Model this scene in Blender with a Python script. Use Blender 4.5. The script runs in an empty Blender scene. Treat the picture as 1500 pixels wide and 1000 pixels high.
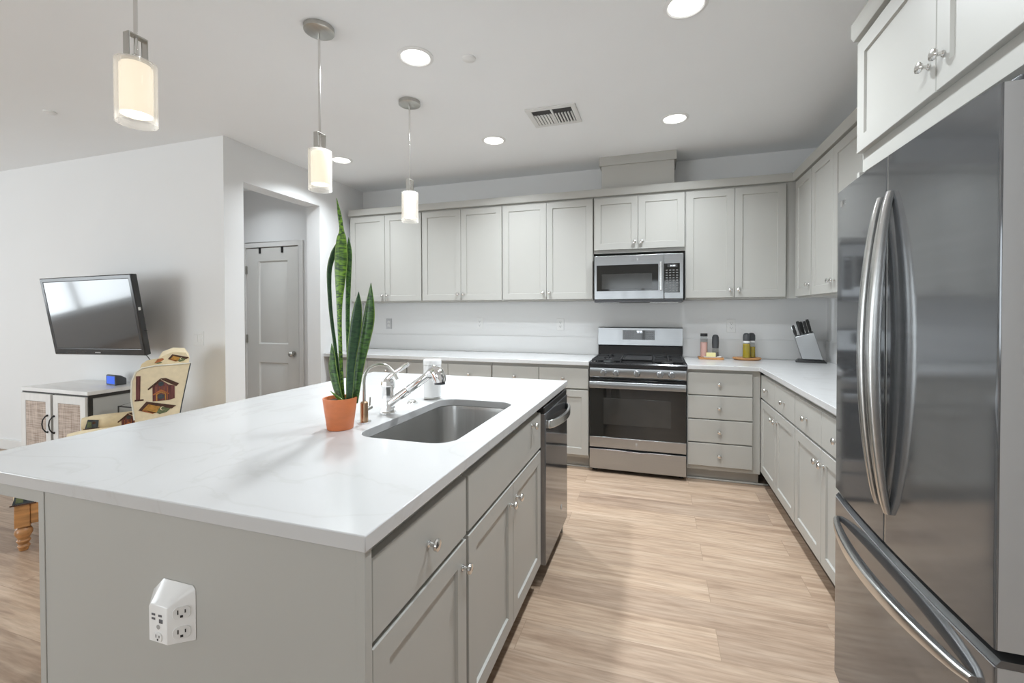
import bpy, bmesh, math, random
from mathutils import Vector, Matrix
random.seed(7)
C = bpy.context.scene
COL = C.collection
PI = math.pi

# ------------------------------------------------------------------ camera, world, lights, exposure
def make_camera():
    yaw, pitch, roll, f = 0.3059, -0.0130, -0.0020, 647.95
    c, s = math.cos(yaw), math.sin(yaw)
    r = Vector((c, s, 0)); fw = Vector((-s, c, 0)); up = Vector((0, 0, 1))
    F = fw*math.cos(pitch) + up*math.sin(pitch)
    U = up*math.cos(pitch) - fw*math.sin(pitch)
    R2 = r*math.cos(roll) + U*math.sin(roll)
    U2 = U*math.cos(roll) - r*math.sin(roll)
    cam = bpy.data.cameras.new('camera'); o = bpy.data.objects.new('camera', cam); COL.objects.link(o)
    m = Matrix.Identity(4)
    for i in range(3):
        m[i][0] = R2[i]; m[i][1] = U2[i]; m[i][2] = -F[i]
    m[0][3], m[1][3], m[2][3] = 0.5321, -4.3032, 1.3219
    o.matrix_world = m
    cam.sensor_fit = 'HORIZONTAL'; cam.sensor_width = 36.0; cam.lens = f/1500*36
    cam.shift_x = (750-757.5)/1500; cam.shift_y = (465.4-500)/1500
    cam.clip_start = 0.02; cam.clip_end = 100
    C.camera = o
make_camera()

W = bpy.data.worlds.new('daylight'); C.world = W; W.use_nodes = True
W.node_tree.nodes['Background'].inputs[0].default_value = (0.90, 0.95, 1.0, 1)
W.node_tree.nodes['Background'].inputs[1].default_value = 1.0

CAN_W = 18.5            # radiant power of each recessed can light
WINDOW_W = 0.385          # scale of daylight through the windows
def area(name, loc, rot, sx, sy, power, color=(1, 1, 1)):
    l = bpy.data.lights.new(name, 'AREA'); l.shape = 'RECTANGLE'; l.size = sx; l.size_y = sy
    l.energy = power; l.color = color
    o = bpy.data.objects.new(name, l); COL.objects.link(o); o.location = loc; o.rotation_euler = rot
    return o
# daylight outside the big sliding door and the window of the wall behind the camera, and the side window
area('daylight_rear_door', (-4.0, -8.35, 1.15), (PI/2, 0, 0), 3.2, 2.1, 290*WINDOW_W, (0.90, 0.955, 1.0))
area('daylight_rear_window', (0.2, -8.35, 1.50), (PI/2, 0, 0), 1.8, 1.3, 55*WINDOW_W, (0.90, 0.955, 1.0))
area('daylight_side_window', (-8.35, -4.6, 1.35), (PI/2, 0, -PI/2), 2.6, 1.7, 180*WINDOW_W, (0.90, 0.955, 1.0))

C.view_settings.view_transform = 'Standard'
C.view_settings.look = 'None'
C.view_settings.exposure = 0.19
C.view_settings.gamma = 1.0
C.view_settings.use_curve_mapping = False
cy = C.cycles
cy.max_bounces = 10; cy.diffuse_bounces = 6; cy.glossy_bounces = 5; cy.transmission_bounces = 8; cy.transparent_max_bounces = 12
cy.use_denoising = True
cy.sample_clamp_indirect = 6.0
cy.caustics_reflective = False; cy.caustics_refractive = False

# ------------------------------------------------------------------ materials
def nodes_of(name):
    m = bpy.data.materials.new(name); m.use_nodes = True
    nt = m.node_tree; b = nt.nodes['Principled BSDF']
    return m, nt, b
def N(nt, t, **kw):
    n = nt.nodes.new(t)
    for k, v in kw.items(): setattr(n, k, v)
    return n
def ramp(nt, stops):
    r = N(nt, 'ShaderNodeValToRGB'); el = r.color_ramp.elements
    while len(el) < len(stops): el.new(0.5)
    for e, (p, c) in zip(el, stops):
        e.position = p; e.color = (*c, 1) if len(c) == 3 else c
    return r
def coords(nt, scale=(1, 1, 1), kind='Object'):
    tc = N(nt, 'ShaderNodeTexCoord'); mp = N(nt, 'ShaderNodeMapping'); mp.inputs['Scale'].default_value = scale
    nt.links.new(tc.outputs[kind], mp.inputs[0]); return mp
def mat(name, col, rough=0.5, metal=0.0, var=0.03, scale=(8, 8, 8), bump=0.0, bscale=60, spec=0.5, coat=0.0, rvar=0.0):
    m, nt, b = nodes_of(name)
    b.inputs['Roughness'].default_value = rough; b.inputs['Metallic'].default_value = metal
    b.inputs['Specular IOR Level'].default_value = spec
    b.inputs['Coat Weight'].default_value = coat; b.inputs['Coat Roughness'].default_value = 0.05
    mp = coords(nt, scale); no = N(nt, 'ShaderNodeTexNoise'); no.inputs['Scale'].default_value = 1.0
    no.inputs['Detail'].default_value = 3
    nt.links.new(mp.outputs[0], no.inputs['Vector'])
    lo = tuple(max(0, c*(1-var)) for c in col); hi = tuple(min(1, c*(1+var)) for c in col)
    r = ramp(nt, [(0.3, lo), (0.7, hi)])
    nt.links.new(no.outputs['Fac'], r.inputs[0]); nt.links.new(r.outputs[0], b.inputs['Base Color'])
    if rvar:
        mr = N(nt, 'ShaderNodeMapRange'); mr.inputs[3].default_value = max(0, rough-rvar); mr.inputs[4].default_value = rough+rvar
        nt.links.new(no.outputs['Fac'], mr.inputs[0]); nt.links.new(mr.outputs[0], b.inputs['Roughness'])
    if bump:
        n2 = N(nt, 'ShaderNodeTexNoise'); n2.inputs['Scale'].default_value = bscale; n2.inputs['Detail'].default_value = 4
        tc = N(nt, 'ShaderNodeTexCoord'); nt.links.new(tc.outputs['Object'], n2.inputs['Vector'])
        bp = N(nt, 'ShaderNodeBump'); bp.inputs['Strength'].default_value = bump; bp.inputs['Distance'].default_value = 0.002
        nt.links.new(n2.outputs['Fac'], bp.inputs['Height']); nt.links.new(bp.outputs[0], b.inputs['Normal'])
    return m
def brushed(name, col, rough, aniso, tangent, var=0.025, scale=(1.5, 1.5, 220)):
    m = mat(name, col, rough, 1.0, var=var, scale=scale)
    nt = m.node_tree; b = nt.nodes['Principled BSDF']; b.inputs['Anisotropic'].default_value = aniso
    c = N(nt, 'ShaderNodeCombineXYZ')
    for i in range(3): c.inputs[i].default_value = tangent[i]
    nt.links.new(c.outputs[0], b.inputs['Tangent'])
    n2 = N(nt, 'ShaderNodeTexNoise'); n2.inputs['Scale'].default_value = 1.0; n2.inputs['Detail'].default_value = 1; mp = coords(nt, (8, 8, 0.7)); nt.links.new(mp.outputs[0], n2.inputs['Vector'])
    bp = N(nt, 'ShaderNodeBump'); bp.inputs['Strength'].default_value = 0.6; bp.inputs['Distance'].default_value = 0.012
    nt.links.new(n2.outputs['Fac'], bp.inputs['Height']); nt.links.new(bp.outputs[0], b.inputs['Normal']); return m
def emit_mat(name, col, strength, dim=1.0):
    m, nt, b = nodes_of(name)
    b.inputs['Base Color'].default_value = (*[min(1, c)*dim for c in col], 1); b.inputs['Roughness'].default_value = 0.5
    b.inputs['Emission Color'].default_value = (*col, 1); b.inputs['Emission Strength'].default_value = strength
    return m
def clear_mat(name, tint=(0.97, 0.97, 0.96), edge=0.12, spec_col=(1, 1, 1), haze=0.0):
    m, nt, b = nodes_of(name); out = nt.nodes['Material Output']; nt.nodes.remove(b)
    t = N(nt, 'ShaderNodeBsdfTransparent'); t.inputs[0].default_value = (*tint, 1)
    g = N(nt, 'ShaderNodeBsdfGlossy'); g.inputs['Roughness'].default_value = 0.02; g.inputs[0].default_value = (*spec_col, 1)
    lw = N(nt, 'ShaderNodeLayerWeight'); lw.inputs[0].default_value = edge
    mx = N(nt, 'ShaderNodeMixShader')
    ge = N(nt, 'ShaderNodeNewGeometry'); iv = N(nt, 'ShaderNodeMath', operation='SUBTRACT'); iv.inputs[0].default_value = 1.0
    mu = N(nt, 'ShaderNodeMath', operation='MULTIPLY'); nt.links.new(ge.outputs['Backfacing'], iv.inputs[1])
    nt.links.new(iv.outputs[0], mu.inputs[0]); nt.links.new(lw.outputs['Fresnel'], mu.inputs[1])
    nt.links.new(mu.outputs[0], mx.inputs[0]); nt.links.new(t.outputs[0], mx.inputs[1]); nt.links.new(g.outputs[0], mx.inputs[2])
    if haze:
        df = N(nt, 'ShaderNodeBsdfDiffuse'); df.inputs[0].default_value = (0.95, 0.94, 0.92, 1); tl = N(nt, 'ShaderNodeBsdfTranslucent'); tl.inputs[0].default_value = (0.95, 0.94, 0.92, 1)
        m1 = N(nt, 'ShaderNodeMixShader'); m1.inputs[0].default_value = 0.6; nt.links.new(df.outputs[0], m1.inputs[1]); nt.links.new(tl.outputs[0], m1.inputs[2])
        l2 = N(nt, 'ShaderNodeLayerWeight'); l2.inputs[0].default_value = 0.35
        mr = N(nt, 'ShaderNodeMapRange'); mr.inputs[3].default_value = haze*0.6; mr.inputs[4].default_value = min(1, haze*3.5); nt.links.new(l2.outputs['Facing'], mr.inputs[0])
        m2 = N(nt, 'ShaderNodeMixShader'); nt.links.new(mr.outputs[0], m2.inputs[0]); nt.links.new(mx.outputs[0], m2.inputs[1]); nt.links.new(m1.outputs[0], m2.inputs[2]); mx = m2
    nt.links.new(mx.outputs[0], out.inputs[0]); return m

M = {}
M['wall'] = mat('wall_paint', (0.80, 0.802, 0.80), 0.75, var=0.006, scale=(2, 2, 2), bump=0.05, bscale=220)
M['ceiling'] = mat('ceiling_paint', (0.87, 0.885, 0.895), 0.85, var=0.008, scale=(2, 2, 2), bump=0.06, bscale=180)
M['trim'] = mat('trim_paint', (0.78, 0.775, 0.76), 0.45, var=0.01)
M['doorpaint'] = mat('interior_door_paint', (0.74, 0.735, 0.71), 0.42, var=0.01)
M['cab'] = mat('greige_cabinet_paint', (0.435, 0.428, 0.400), 0.42, var=0.012, scale=(3, 3, 3), bump=0.02, bscale=300)
M['cabin'] = mat('cabinet_carcass', (0.43, 0.423, 0.395), 0.5, var=0.01)
M['steel'] = brushed('brushed_stainless', (0.435, 0.447, 0.46), 0.34, 0.85, (1, 0, 0))
M['steelh'] = mat('brushed_stainless_sink', (0.50, 0.50, 0.49), 0.30, 1.0, var=0.05, scale=(120, 4, 4), rvar=0.04)
M['dsteel'] = mat('dark_stainless', (0.190, 0.196, 0.204), 0.09, 0.72, var=0.04, scale=(1.5, 1.5, 60), rvar=0.03)
M['dside'] = mat('appliance_side_grey', (0.40, 0.40, 0.40), 0.42, 0.3, var=0.02)
M['hsteel'] = mat('handle_stainless', (0.62, 0.62, 0.61), 0.24, 1.0, var=0.04, scale=(3, 3, 60))
M['chrome'] = mat('polished_chrome', (0.86, 0.86, 0.86), 0.06, 1.0, var=0.01)
M['nickel'] = mat('brushed_nickel', (0.50, 0.49, 0.46), 0.30, 1.0, var=0.05, scale=(60, 4, 4))
M['knob'] = mat('satin_nickel_knob', (0.74, 0.73, 0.71), 0.16, 1.0, var=0.02)
M['black'] = mat('black_plastic', (0.018, 0.018, 0.018), 0.35, var=0.1)
M['blackgl'] = mat('black_glass', (0.012, 0.012, 0.011), 0.05, var=0.05, spec=0.6)
M['oveng'] = mat('oven_window_glass', (0.030, 0.030, 0.028), 0.10, var=0.1, spec=0.6)
M['iron'] = mat('cast_iron', (0.022, 0.022, 0.023), 0.55, var=0.15, bump=0.2, bscale=400)
M['enamel'] = mat('black_enamel', (0.015, 0.015, 0.016), 0.16, var=0.1)
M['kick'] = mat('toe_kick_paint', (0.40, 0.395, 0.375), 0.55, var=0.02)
M['kickshade'] = mat('toe_kick_shade', (0.10, 0.075, 0.055), 0.6, var=0.05)  # shadow under the cabinets put into the toe kick colour
M['plastic'] = mat('white_plastic', (0.80, 0.80, 0.79), 0.35, var=0.01)
M['plastic2'] = mat('white_glossy_plastic', (0.86, 0.86, 0.85), 0.2, var=0.01)
M['keyplate'] = mat('grey_outlet_plate', (0.52, 0.52, 0.53), 0.4, var=0.02)
M['slot'] = mat('dark_slot', (0.03, 0.03, 0.03), 0.6, var=0.1)
M['greyport'] = mat('grey_port', (0.10, 0.10, 0.11), 0.5, var=0.1)
M['ductshade'] = mat('duct_shade', (0.05, 0.05, 0.05), 0.8, var=0.1)  # darkness inside the duct, given as a surface colour
M['lens'] = emit_mat('can_light_lens', (1.0, 0.985, 0.96), 4.0)
M['shade'] = emit_mat('frosted_lamp_glass', (1.0, 0.875, 0.70), 0.92, 0.25)
M['bulb'] = emit_mat('lamp_diffuser', (1.0, 0.95, 0.86), 5.0)
M['glass'] = clear_mat('clear_glass', (0.97, 0.965, 0.95), 0.22, haze=0.16)
M['windowglass'] = clear_mat('window_glass', (0.96, 0.97, 0.97), 0.06)
M['jarglass'] = clear_mat('jar_glass', (0.86, 0.87, 0.87), 0.25)
M['terracotta'] = mat('terracotta_pot', (0.66, 0.20, 0.075), 0.45, var=0.10, scale=(14, 14, 30), bump=0.05, bscale=200)
M['soil'] = mat('potting_soil', (0.045, 0.03, 0.02), 0.95, var=0.5, scale=(120, 120, 120), bump=0.6, bscale=200)
M['wood'] = mat('honey_oak', (0.42, 0.20, 0.07), 0.38, var=0.35, scale=(6, 40, 40), coat=0.2)
M['lightwood'] = mat('acacia_board', (0.48, 0.24, 0.09), 0.4, var=0.3, scale=(10, 60, 60))
M['tvframe'] = mat('glossy_charcoal_bezel', (0.035, 0.035, 0.036), 0.12, var=0.05)
M['tvscreen'] = mat('tv_screen', (0.035, 0.037, 0.040), 0.10, var=0.04, spec=0.9, coat=0.6)
M['whitewood'] = mat('white_painted_wood', (0.78, 0.77, 0.75), 0.45, var=0.04, scale=(30, 30, 4))
M['darkmetal'] = mat('dark_bronze_metal', (0.05, 0.048, 0.046), 0.45, 0.6, var=0.1)
M['sidegrey'] = mat('pale_grey_panel', (0.50, 0.51, 0.50), 0.5, var=0.03)
M['oil'] = mat('olive_oil', (0.42, 0.31, 0.012), 0.12, var=0.05, coat=0.5)
M['salt'] = mat('pink_salt', (0.82, 0.48, 0.42), 0.6, var=0.18, scale=(160, 160, 160))
M['pepper'] = mat('peppercorns', (0.20, 0.18, 0.17), 0.6, var=0.6, scale=(160, 160, 160))
M['butter'] = mat('butter', (0.80, 0.72, 0.36), 0.4, var=0.03)
M['greyplastic'] = mat('charcoal_plastic', (0.065, 0.067, 0.072), 0.45, var=0.08)
M['cream'] = mat('cream_chair_fabric', (0.76, 0.645, 0.44), 0.9, var=0.05, scale=(40, 40, 40), bump=0.2, bscale=500)
M['piping'] = mat('pale_piping', (0.70, 0.68, 0.58), 0.85, var=0.06)
M['f_roof'] = mat('fabric_print_dark_brown', (0.075, 0.035, 0.022), 0.9, var=0.3, scale=(60, 60, 60))
M['f_red'] = mat('fabric_print_maroon', (0.145, 0.050, 0.045), 0.9, var=0.45, scale=(90, 90, 10))
M['f_rust'] = mat('fabric_print_rust', (0.36, 0.12, 0.045), 0.9, var=0.25, scale=(60, 60, 60))
M['f_gold'] = mat('fabric_print_gold', (0.43, 0.22, 0.05), 0.9, var=0.25, scale=(60, 60, 60))
M['f_green'] = mat('fabric_print_green', (0.13, 0.155, 0.075), 0.9, var=0.25, scale=(60, 60, 60))
M['f_blue'] = mat('fabric_print_slate', (0.055, 0.065, 0.072), 0.9, var=0.3, scale=(60, 60, 60))
M['rubber'] = mat('black_rubber', (0.02, 0.02, 0.02), 0.7, var=0.1)
M['valverefl'] = mat('valve_warm_reflection', (0.50, 0.34, 0.22), 0.28, 1.0, var=0.06)  # warm reflection on the nickel tap valve, put into its base colour
M['slat'] = mat('vent_slat_paint', (0.72, 0.72, 0.71), 0.5, var=0.01)
M['bluescreen'] = emit_mat('lit_blue_screen', (0.012, 0.075, 0.50), 0.75)
M['clock'] = emit_mat('clock_digits', (0.9, 0.95, 1.0), 1.3)
M['keys'] = mat('keypad_marks', (0.16, 0.16, 0.16), 0.5, var=0.05)

def floor_mat():
    m, nt, b = nodes_of('oak_plank_floor'); L = nt.links.new
    mp = coords(nt, (1, 1, 1))
    br = N(nt, 'ShaderNodeTexBrick'); br.offset = 0.37; br.offset_frequency = 2; br.squash = 1.0
    br.inputs['Scale'].default_value = 1.0; br.inputs['Brick Width'].default_value = 1.22; br.inputs['Row Height'].default_value = 0.178
    br.inputs['Mortar Size'].default_value = 0.0012; br.inputs['Mortar Smooth'].default_value = 0.2; br.inputs['Bias'].default_value = 0.0
    br.inputs['Color1'].default_value = (0, 0, 0, 1); br.inputs['Color2'].default_value = (1, 1, 1, 1); br.inputs['Mortar'].default_value = (0.5, 0.5, 0.5, 1)
    L(mp.outputs[0], br.inputs['Vector'])
    # grain stretched along x, shifted per plank
    mg = coords(nt, (1.1, 14, 1)); ad = N(nt, 'ShaderNodeVectorMath', operation='ADD')
    sc = N(nt, 'ShaderNodeVectorMath', operation='SCALE'); sc.inputs['Scale'].default_value = 7.3
    L(br.outputs['Color'], sc.inputs[0]); L(mg.outputs[0], ad.inputs[0]); L(sc.outputs[0], ad.inputs[1])
    n1 = N(nt, 'ShaderNodeTexNoise'); n1.inputs['Scale'].default_value = 1.6; n1.inputs['Detail'].default_value = 6; n1.inputs['Roughness'].default_value = 0.62
    n1.inputs['Distortion'].default_value = 0.6
    L(ad.outputs[0], n1.inputs['Vector'])
    n2 = N(nt, 'ShaderNodeTexNoise'); n2.inputs['Scale'].default_value = 6; n2.inputs['Detail'].default_value = 5
    L(ad.outputs[0], n2.inputs['Vector'])
    r1 = ramp(nt, [(0.27, (0.30, 0.206, 0.146)), (0.47, (0.445, 0.327, 0.238)), (0.74, (0.555, 0.436, 0.336))])
    L(n1.outputs['Fac'], r1.inputs[0])
    r2 = ramp(nt, [(0.0, (0.87, 0.86, 0.86)), (1.0, (1.07, 1.06, 1.04))]); L(br.outputs['Color'], r2.inputs[0])
    mx = N(nt, 'ShaderNodeMix', data_type='RGBA', blend_type='MULTIPLY'); mx.inputs[0].default_value = 1
    L(r1.outputs[0], mx.inputs[6]); L(r2.outputs[0], mx.inputs[7])
    r3 = ramp(nt, [(0.33, (0.82, 0.81, 0.80)), (0.6, (1.04, 1.04, 1.04))]); L(n2.outputs['Fac'], r3.inputs[0])
    mx2 = N(nt, 'ShaderNodeMix', data_type='RGBA', blend_type='MULTIPLY'); mx2.inputs[0].default_value = 1
    L(mx.outputs[2], mx2.inputs[6]); L(r3.outputs[0], mx2.inputs[7])
    mx3 = N(nt, 'ShaderNodeMix', data_type='RGBA', blend_type='MIX'); L(br.outputs['Fac'], mx3.inputs[0])
    L(mx2.outputs[2], mx3.inputs[6]); mx3.inputs[7].default_value = (0.30, 0.215, 0.15, 1)
    L(mx3.outputs[2], b.inputs['Base Color'])
    b.inputs['Roughness'].default_value = 0.38; b.inputs['Specular IOR Level'].default_value = 0.4
    bp = N(nt, 'ShaderNodeBump'); bp.inputs['Strength'].default_value = 0.12; bp.inputs['Distance'].default_value = 0.001
    L(n2.outputs['Fac'], bp.inputs['Height']); L(bp.outputs[0], b.inputs['Normal'])
    return m
M['floor'] = floor_mat()

def quartz_mat():
    m, nt, b = nodes_of('white_quartz'); L = nt.links.new
    mp = coords(nt, (1, 1, 1))
    n0 = N(nt, 'ShaderNodeTexNoise'); n0.inputs['Scale'].default_value = 1.7; n0.inputs['Detail'].default_value = 6; n0.inputs['Distortion'].default_value = 1.6
    L(mp.outputs[0], n0.inputs['Vector'])
    sub = N(nt, 'ShaderNodeMath', operation='SUBTRACT'); sub.inputs[1].default_value = 0.5; L(n0.outputs['Fac'], sub.inputs[0])
    ab = N(nt, 'ShaderNodeMath', operation='ABSOLUTE'); L(sub.outputs[0], ab.inputs[0])
    r = ramp(nt, [(0.0, (0.54, 0.537, 0.53)), (0.016, (0.567, 0.567, 0.565)), (0.2, (0.578, 0.578, 0.576))])
    L(ab.outputs[0], r.inputs[0]); L(r.outputs[0], b.inputs['Base Color'])
    b.inputs['Roughness'].default_value = 0.22; b.inputs['Specular IOR Level'].default_value = 0.45
    return m
M['quartz'] = quartz_mat()
M['splash'] = mat('white_quartz_splash', (0.755, 0.757, 0.752), 0.3, var=0.012, scale=(3, 3, 3))
M['marble'] = mat('white_marble_top', (0.85, 0.845, 0.835), 0.3, var=0.06, scale=(5, 14, 5))

def cane_mat():
    m, nt, b = nodes_of('woven_cane'); L = nt.links.new
    mp = coords(nt, (1, 1, 1))
    a = N(nt, 'ShaderNodeTexNoise'); a.inputs['Scale'].default_value = 1; a.inputs['Detail'].default_value = 3
    m1 = coords(nt, (6, 6, 130)); L(m1.outputs[0], a.inputs['Vector'])
    c = N(nt, 'ShaderNodeTexNoise'); c.inputs['Scale'].default_value = 1; c.inputs['Detail'].default_value = 3
    m2 = coords(nt, (130, 130, 6)); L(m2.outputs[0], c.inputs['Vector'])
    ad = N(nt, 'ShaderNodeMath', operation='ADD'); L(a.outputs['Fac'], ad.inputs[0]); L(c.outputs['Fac'], ad.inputs[1])
    r = ramp(nt, [(0.40, (0.33, 0.25, 0.20)), (0.60, (0.62, 0.52, 0.45))])
    hf = N(nt, 'ShaderNodeMath', operation='MULTIPLY'); hf.inputs[1].default_value = 0.5; L(ad.outputs[0], hf.inputs[0])
    L(hf.outputs[0], r.inputs[0]); L(r.outputs[0], b.inputs['Base Color']); b.inputs['Roughness'].default_value = 0.8
    return m
M['cane'] = cane_mat()

def leaf_mat(name, dark, light, contrast):
    m, nt, b = nodes_of(name); L = nt.links.new
    uv = N(nt, 'ShaderNodeUVMap'); sp = N(nt, 'ShaderNodeSeparateXYZ'); L(uv.outputs[0], sp.inputs[0])
    mp = N(nt, 'ShaderNodeMapping'); mp.inputs['Scale'].default_value = (1.3, 105, 1); L(uv.outputs[0], mp.inputs[0])
    n = N(nt, 'ShaderNodeTexNoise'); n.inputs['Scale'].default_value = 1.0; n.inputs['Detail'].default_value = 3; n.inputs['Distortion'].default_value = 0.6
    L(mp.outputs[0], n.inputs['Vector'])
    r = ramp(nt, [(0.5-contrast, dark), (0.5+contrast, light)]); L(n.outputs['Fac'], r.inputs[0])
    d = N(nt, 'ShaderNodeMath', operation='SUBTRACT'); d.inputs[1].default_value = 0.5; L(sp.outputs[0], d.inputs[0])
    a = N(nt, 'ShaderNodeMath', operation='ABSOLUTE'); L(d.outputs[0], a.inputs[0])
    g = N(nt, 'ShaderNodeMath', operation='GREATER_THAN'); g.inputs[1].default_value = 0.44; L(a.outputs[0], g.inputs[0])
    mx = N(nt, 'ShaderNodeMix', data_type='RGBA'); L(g.outputs[0], mx.inputs[0]); L(r.outputs[0], mx.inputs[6]); mx.inputs[7].default_value = (0.20, 0.30, 0.07, 1)
    L(mx.outputs[2], b.inputs['Base Color']); b.inputs['Roughness'].default_value = 0.35
    return m
M['leaf'] = leaf_mat('snake_leaf', (0.012, 0.045, 0.012), (0.065, 0.165, 0.03), 0.12)
M['leafbright'] = leaf_mat('snake_leaf_banded', (0.02, 0.065, 0.010), (0.17, 0.34, 0.025), 0.10)
M['leafdark'] = leaf_mat('snake_leaf_back', (0.010, 0.040, 0.018), (0.030, 0.085, 0.030), 0.15)

# ------------------------------------------------------------------ mesh helpers
class B:
    """collects shapes into one mesh"""
    def __init__(self): self.bm = bmesh.new(); self.mi = 0
    def face(self, vs):
        try: f = self.bm.faces.new(vs); f.material_index = self.mi; return f
        except ValueError: return None
    def poly(self, pts): return self.face([self.bm.verts.new(p) for p in pts])
    def box(self, x0, x1, y0, y1, z0, z1):
        v = [self.bm.verts.new((x, y, z)) for z in (z0, z1) for y in (y0, y1) for x in (x0, x1)]
        for q in ((0, 2, 3, 1), (4, 5, 7, 6), (0, 1, 5, 4), (2, 6, 7, 3), (0, 4, 6, 2), (1, 3, 7, 5)): self.face([v[i] for i in q])
        return self
    def hull(self, low, high):
        """two loops of equal length joined and capped"""
        a = [self.bm.verts.new(p) for p in low]; b = [self.bm.verts.new(p) for p in high]; n = len(a)
        for i in range(n): self.face([a[i], a[(i+1) % n], b[(i+1) % n], b[i]])
        self.face(a[::-1]); self.face(b); return self
    def loft(self, loops, cap0=True, cap1=True, closed=True):
        L = [[self.bm.verts.new(p) for p in l] for l in loops]; n = len(L[0])
        for a, b in zip(L, L[1:]):
            for i in range(n if closed else n-1): self.face([a[i], a[(i+1) % n], b[(i+1) % n], b[i]])
        if cap0: self.face(L[0][::-1])
        if cap1: self.face(L[-1])
        return self
    def lathe(self, prof, c=(0, 0, 0), axis='z', seg=32, cap=True):
        c = Vector(c); loops = []
        for r, h in prof:
            lp = []
            for i in range(seg):
                a = 2*PI*i/seg; u, v = max(r, 1e-5)*math.cos(a), max(r, 1e-5)*math.sin(a)
                p = {'z': (u, v, h), 'y': (u, -h, v), 'x': (h, u, v)}[axis]
                lp.append(c+Vector(p))
            loops.append(lp)
        return self.loft(loops, cap, cap)
    def cyl(self, c, r, h, axis='z', seg=28): return self.lathe([(r, 0), (r, h)], c, axis, seg)
    def tube(self, pts, r, seg=12, cap=True):
        P = [Vector(p) for p in pts]; R = r if isinstance(r, (list, tuple)) else [r]*len(P); loops = []; prev = None
        for i, p in enumerate(P):
            t = (P[min(i+1, len(P)-1)]-P[max(i-1, 0)]).normalized()
            if prev is None:
                ref = Vector((0, 0, 1)) if abs(t.z) < 0.9 else Vector((1, 0, 0)); n = t.cross(ref).normalized()
            else: n = (prev-t*prev.dot(t)).normalized()
            prev = n; b = t.cross(n)
            loops.append([p+(n*math.cos(2*PI*k/seg)+b*math.sin(2*PI*k/seg))*R[i] for k in range(seg)])
        return self.loft(loops, cap, cap)
    def shaker(self, x0, x1, z0, z1, yf, t=0.02, rail=0.057, rec=0.008):
        """framed door with a recessed flat panel, front at y = yf looking to -y"""
        def ring(a, y): return [(x0+a, y, z0+a), (x1-a, y, z0+a), (x1-a, y, z1-a), (x0+a, y, z1-a)]
        return self.loft([ring(0, yf+t), ring(0, yf+0.0015), ring(0.0015, yf), ring(rail, yf), ring(rail+0.003, yf+rec)], True, True)
    def slab(self, x0, x1, z0, z1, yf, t=0.02, e=0.002):
        def ring(a, y): return [(x0+a, y, z0+a), (x1-a, y, z0+a), (x1-a, y, z1-a), (x0+a, y, z1-a)]
        return self.loft([ring(0, yf+t), ring(0, yf+e), ring(e, yf)], True, True)
    def make(self, name, m, parent=None, bevel=0.0, smooth=40, loc=None, rotz=None, seg=2, solid=0.0):
        me = bpy.data.meshes.new(name); bmesh.ops.remove_doubles(self.bm, verts=self.bm.verts, dist=1e-6)
        bmesh.ops.recalc_face_normals(self.bm, faces=self.bm.faces); self.bm.to_mesh(me); self.bm.free()
        for x in (m if isinstance(m, (list, tuple)) else [m]): me.materials.append(x)
        if smooth:
            for p in me.polygons: p.use_smooth = True
            me.set_sharp_from_angle(angle=math.radians(smooth))
        o = bpy.data.objects.new(name, me); COL.objects.link(o)
        if parent: o.parent = parent
        if loc: o.location = loc
        if rotz is not None: o.rotation_euler = (0, 0, rotz)
        if solid:
            s = o.modifiers.new('thickness', 'SOLIDIFY'); s.thickness = solid; s.offset = 0
        if bevel:
            b = o.modifiers.new('edge', 'BEVEL'); b.width = bevel; b.segments = seg; b.limit_method = 'ANGLE'; b.angle_limit = math.radians(40)
            b.harden_normals = False
        return o
def bx(name, m, parent, *d, bevel=0.0015, **k): return B().box(*d).make(name, m, parent, bevel=bevel, **k)
def tag(o, label, cat, group=None):
    o['label'] = label; o['category'] = cat
    if group: o['group'] = group
    return o
def thing(name, label, cat, loc=(0, 0, 0), rotz=0.0, group=None):
    o = bpy.data.objects.new(name, None); o.empty_display_size = 0.1; COL.objects.link(o)
    o.location = loc; o.rotation_euler = (0, 0, rotz); return tag(o, label, cat, group)
def struct(o):
    o['kind'] = 'structure'; return o
def copy_tree(o, parent=None):
    c = o.copy(); COL.objects.link(c)
    if parent: c.parent = parent
    for ch in list(o.children): copy_tree(ch, c)
    return c
def rrect(x0, x1, y0, y1, r, n=8):
    pts = []
    for cx, cy_, a0 in ((x1-r, y1-r, 0), (x0+r, y1-r, PI/2), (x0+r, y0+r, PI), (x1-r, y0+r, 1.5*PI)):
        for i in range(n+1):
            a = a0+PI/2*i/n; pts.append((cx+r*math.cos(a), cy_+r*math.sin(a)))
    return pts

# ------------------------------------------------------------------ the room
ZC = 2.692          # ceiling
XW = 1.89           # wall beside the fridge
XH = -2.6685        # wall with the hall opening
YL = -1.709         # wall with the television
struct(B().box(-8.2, 2.1, -8.2, 0.2, -0.1, 0).make('floor', M['floor'], smooth=0))
struct(B().box(-8.2, 2.1, -8.2, 0.2, ZC, ZC+0.1).make('ceiling', M['ceiling'], smooth=0))
struct(B().box(-5.2, 2.1, 0, 0.2, 0, ZC).make('wall_back', M['wall'], smooth=0))
struct(B().box(XW, 2.1, -8.2, 0, 0, ZC).make('wall_right', M['wall'], smooth=0))
b = B(); OB, OA, OZ = -1.537, -0.685, 2.381
b.box(XH-0.16, XH, OA, 0, 0, ZC); b.box(XH-0.16, XH, OB, OA, OZ, ZC); b.box(XH-0.16, XH, YL, OB, 0, ZC)
struct(b.make('wall_hall', M['wall'], smooth=0))
struct(B().box(-8.2, XH-0.16, YL, OB, 0, ZC).make('wall_left', M['wall'], smooth=0))
HY = -0.45          # far wall of the hall, with the door
b = B(); DX0, DX1, DZ = -3.885, -3.152, 2.04
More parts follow.
